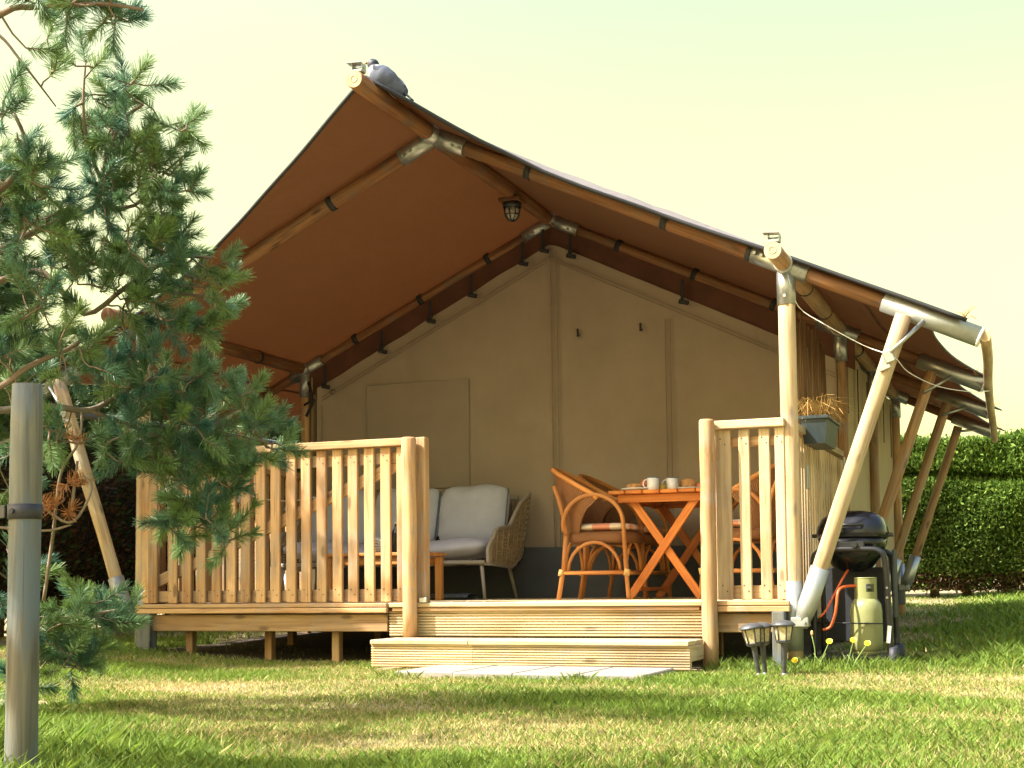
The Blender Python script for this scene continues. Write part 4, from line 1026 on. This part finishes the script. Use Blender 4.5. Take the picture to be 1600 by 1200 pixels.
for l in LIMBS:
    p = smooth_path([Vector(q) for q in l], 4); b = MB(); n_ = len(p); r0 = (.014 if l[0][0] < -2.1 else .008) if l[0][2] < 2.1 else .012; r0 = .006 if l[0][2] > 2.2 else r0
    b.tube(p, [r0*(1-.6*i/(n_-1)) for i in range(n_)], 8, wob=.08)
    if l[0][0] < -1.95: b.tube([(-2.49, -3.52, l[0][2]-.15), l[0]], [.022, r0], 8)
    b.build('limb', 'branch_bark', pine)
b = MB()
for a, c in twigs: b.tube([a, (a+c)/2+Vector(rng.normal(size=3)*.006), c], [.0042, .0036, .003], 4, False)
for s in shoots: b.tube([s[0], s[1]], [.003, .0018], 4, False)
tw = b.build('twigs', 'branch_bark', pine); tw['kind'] = 'stuff'
b = MB()
for l in DEAD:
    p = smooth_path(l, 4); b.tube(p, [.0065-.003*i/len(p) for i in range(len(p))], 6)
b.build('dead_branch', 'branch_bark', pine)
ds = []
for c in ((-1.879, -3.40, .822), (-1.969, -3.431, .747), (-1.881, -3.396, .724), (-1.874, -3.374, .967), (-1.922, -3.412, .735), (-1.838, -3.384, .811), (-1.70, -2.95, 1.36)):
    for _ in range(2): d = rng.normal(size=3); d /= np.linalg.norm(d); ds.append((np.array(c), np.array(c)+d*.03))
dv, di = shoots_to_mesh(ds, 45, rng, (.035, .055))
dc = np.repeat(np.array([[.42, .19, .07]])*rng.uniform(.6, 1.3, (len(di), 1)), 4, 0)
cloud('dead_needles', at_parent(dv, pine), 4, 'needle', dc, pine)
# second pine further back at the left, its crown shading the railing
bl2 = []
for _ in range(105):
    a = rng.uniform(0, 6.28); rr = rng.uniform(.2, 1.0); z = rng.uniform(1.2, 2.95); k = .80*math.sqrt(max(.05, 1-((z-2.1)/1.0)**2))
    bl2.append((-4.8+math.cos(a)*rr*k, -1.05+math.sin(a)*rr*k, z, .16, .13, 11))
lim2 = [[(-4.8, -1.05, z), (-4.8+math.cos(a)*.4*.8*(3.4-z)/2.2, -1.05+math.sin(a)*.4*.8*(3.4-z)/2.2, z+.12), (-4.8+math.cos(a)*.95*.8*(3.4-z)/2.2, -1.05+math.sin(a)*.95*.8*(3.4-z)/2.2, z+.25)] for z, a in zip(np.linspace(1.1, 2.8, 16), np.arange(16)*2.4)]
sh2, tw2 = make_pine(lim2, bl2, 1.6)
pv2, pi2 = shoots_to_mesh(sh2, 90, rng, (.05, .085), .0024)
tone = rng.random(len(sh2)); base = np.array([.06, .135, .07])[None]*(1-tone[:, None])+np.array([.12, .19, .05])[None]*tone[:, None]
pine2 = thing('pine_tree', 'second pine standing behind the foreground pine at the left picture edge', 'tree', (-4.8, -1.05, 0))
cloud('crown', at_parent(pv2, pine2), 4, 'needle', np.repeat(base[pi2], 4, 0), pine2)
b = MB(); b.tube([(-4.8, -1.05, -.1), (-4.78, -1.07, 1.0), (-4.82, -1.04, 2.0), (-4.8, -1.05, 3.0)], [.08, .06, .04, .015], 12); b.build('trunk', 'bark', pine2)
for l in lim2: MB().tube(l, [.02, .014, .006], 6).build('limb', 'branch_bark', pine2)

# ------------------------------------------------------------------ hedges
def hedge(name, label, p0, p1, thick, zlo, ztop, n, nrm, seed, trunks, cols, brown_below):
    rg = np.random.default_rng(seed); p0 = np.array(p0, float); p1 = np.array(p1, float); d = p1-p0; L_ = np.linalg.norm(d); d /= L_
    nr = np.array(nrm, float); t = thing(name, label, 'hedge', tuple(((p0+p1)/2).tolist()+[0]), 'conifer hedges')
    u = rg.random(n)*L_; u = np.where((rg.random(n) < .62) & (nr[1] < 0), 6.2+rg.random(n)*4.6, u); kind = rg.random(n)
    z = zlo+(ztop-zlo)*rg.random(n)
    prof = lambda z, u: thick*np.clip(.40+.64*np.clip((z-.15)/1.0, 0, 1)**.8, 0, 1)*(1+.10*np.sin(u*2.3+z*3)+.07*np.sin(u*6.1-z*5))-.16*np.exp(-((z-1.36-.05*np.sin(u*1.9))/.06)**2)
    off = prof(z, u)*np.where(kind < .86, 1, rg.uniform(-.6, 1, n))
    top = kind > .90; z = np.where(top, ztop+.03*np.sin(u*3)+rg.normal(0, .025, n), z); off = np.where(top, rg.uniform(-1, 1, n)*thick, off)
    off = off+rg.normal(0, .035, n)
    c = p0[None]+d[None]*u[:, None]+nr[None]*off[:, None]
    P = np.column_stack([c, z+gz(c[:, 0], c[:, 1])])
    # spray: an elongated leaf pointing out and up
    dirv = np.column_stack([nr[0]*.7+rg.normal(0, .45, n), nr[1]*.7+rg.normal(0, .45, n), .45+rg.normal(0, .45, n)]); dirv /= np.linalg.norm(dirv, axis=1, keepdims=True)
    sd = np.cross(dirv, rg.normal(size=(n, 3))); sd /= np.linalg.norm(sd, axis=1, keepdims=True)
    l = rg.uniform(.035, .085, n)[:, None]; w = rg.uniform(.007, .017, n)[:, None]
    v = np.stack([P-sd*w*.3, P+dirv*l*.5-sd*w, P+dirv*l, P+dirv*l*.5+sd*w], 1).reshape(-1, 3)
    tn = rg.random(n)[:, None]; patch = (.5+.5*np.sin(u*1.7+z*2.1+seed))[:, None]
    colr = np.array(cols[0])[None]*(1-tn)+np.array(cols[1])[None]*tn; colr = colr*(.75+.5*patch)
    brown = (z < brown_below) & (rg.random(n) < .7); colr[brown] = np.array([.085, .045, .022])*rg.uniform(.5, 1.3, (brown.sum(), 1))  # dead brown leaves below the given height
    fo = cloud('foliage', v-np.array(OFF[t.name])[None], 4, 'hedge_leaf', np.repeat(colr, 4, 0), t)
    a = math.atan2(d[1], d[0]); mid = (p0+p1)/2; M_ = Matrix.Rotation(a, 3, 'Z'); zc = float(gz(mid[0], mid[1]))
    core = MB(); cb = .55 if zlo > .08 else .08; core.box((mid[0], mid[1], zc+(cb+ztop-.1)/2), (L_, thick*(1.25 if zlo > .08 else .7), ztop-.1-cb), M_, .02); core.build('blocking_core', 'hedge_core', t)  # solid dark box for the dead interior, added to block light
    for k in range(trunks):
        q = p0+d*(k+.5+rg.uniform(-.25, .25))*L_/trunks; z0 = float(gz(q[0], q[1]))
        b = MB(); x_, y_ = float(q[0]), float(q[1]); b.tube([(x_, y_, z0-.05), (x_+rg.uniform(-.04, .04), y_, z0+.45), (x_+rg.uniform(-.05, .05), y_, z0+1.0)], [.055, .045, .035], 8); b.build('trunk', 'bark', t)
    return t
hedge('conifer_hedge', 'clipped green conifer hedge behind the tent on the right', (-7.5, 9.6), (4.2, 9.6), .55, .085, 1.80, 165000, (0, -1), 3, 32, ((.060, .125, .022), (.175, .26, .044)), .28)
hedge('conifer_hedge', 'dark brownish conifer hedge in shade on the left behind the pine', (-6.1, -.6), (-6.1, 9.0), .50, .05, 2.15, 60000, (1, 0), 5, 14, ((.04, .08, .022), (.085, .14, .035)), 1.35)

# ------------------------------------------------------------------ grass
def vnoise(x, y, s, seed):
    rg = np.random.default_rng(seed); out = 0
    for k in range(7):
        a = rg.uniform(0, 6.28); f = s*rg.uniform(.6, 1.8); out = out+np.sin((x*math.cos(a)+y*math.sin(a))*f+rg.uniform(0, 6.28))
    return out/3.6
VV = []; CC = []
for (n, (xa, xb, ya, yb), wid, hs_) in ((175000, (-2.4, 2.6, -4.9, -2.6), .0016, 1.0), (225000, (-5.0, 3.2, -2.6, .8), .0020, 1.0), (75000, (-6.0, 5.5, .8, 10.5), .004, 1.1)):
    rg = np.random.default_rng(n); x = rg.uniform(xa, xb, n); y = rg.uniform(ya, yb, n)
    nd = vnoise(x, y, 2.4, 11)+.7*vnoise(x, y, 7.0, 12)           # dryness
    lush = np.clip((-.9-(x+.35*y+1.2))*1.1+.2, 0, 1)*np.clip((-3.0-y)/1.2, 0, 1)   # long grass at lower left
    lush = np.maximum(lush, np.clip((x-.1)*1.2, 0, 1)*np.clip((y+.2)*2.0, 0, 1)*.8)
    under = (x > -4.0) & (x < .0) & (y > .05) & (y < 5.5)
    slab = (x > -1.77) & (x < -.48) & (y > -1.14) & (y < -.5)
    stp = (x > -2.25) & (x < -.43) & (y > -.52) & (y < .3)
    tuft = np.exp(-((y+.12)/.14)**2)*((x > -.42) & (x < .6)) + .25*np.exp(-((y+.1)/.2)**2)*(x < -2.3) + .4*np.exp(-((y+1.2)/.06)**2)*((x > -2.1) & (x < -.4))*(vnoise(x, y, 9, 4) > .1)
    under2 = (x > -3.9) & (x < -2.3) & (y > -.12) & (y <= .05); keep = ~(under & (rg.random(n) < .97)) & ~(under2 & (rg.random(n) < .6)) & ~slab & ~(stp)
    keep &= rg.random(n) < np.clip(1.0-.30*np.clip(nd-.2, 0, 2)+lush, .35, 1)
    h = (.014+.020*rg.random(n))*(1+.4*np.clip(-nd, -1, 1.5))*hs_+.10*lush*rg.random(n)**1.3+.07*np.clip(tuft, 0, 1)*rg.random(n)
    x, y, h, nd, lush, tuft = [q[keep] for q in (x, y, h, nd, lush, tuft)]; n = len(x)
    z = gz(x, y)-.004; a = rg.uniform(0, 6.28, n); ln = rg.uniform(.25, 1.1, n)*h; b0 = np.column_stack([x, y, z])
    bd_ = np.column_stack([np.cos(a)*ln, np.sin(a)*ln, np.zeros(n)]); up_ = np.column_stack([np.zeros(n), np.zeros(n), h])
    a2 = rg.uniform(0, 6.28, n); s = np.column_stack([np.cos(a2), np.sin(a2), np.zeros(n)])*(wid*(1+1.2*lush)*rg.uniform(.7, 1.4, n))[:, None]
    mid = b0+bd_*.35+up_*.6; tip = b0+bd_+up_
    v = np.stack([b0-s, b0+s, mid+s*.8, tip, mid-s*.8], 1).reshape(-1, 3)
    dry = np.clip(.30+.42*nd-.9*lush-.5*tuft, 0, 1); pick = rg.random(n) < dry
    green = np.array([.155, .285, .045])[None]*(1-rg.random(n)[:, None]*.45)+np.array([.14, .11, .01])[None]*rg.random(n)[:, None]*.8
    straw = np.array([.50, .42, .18])[None]*rg.uniform(.65, 1.15, n)[:, None]
    c = np.where(pick[:, None], straw, green)
    VV.append(v); CC.append(np.repeat(c, 5, 0))
gr = cloud('grass', np.concatenate(VV), 5, 'grass_blade', np.concatenate(CC)); tag(gr, 'short patchy lawn grass, green and straw coloured', 'grass', kind='stuff')
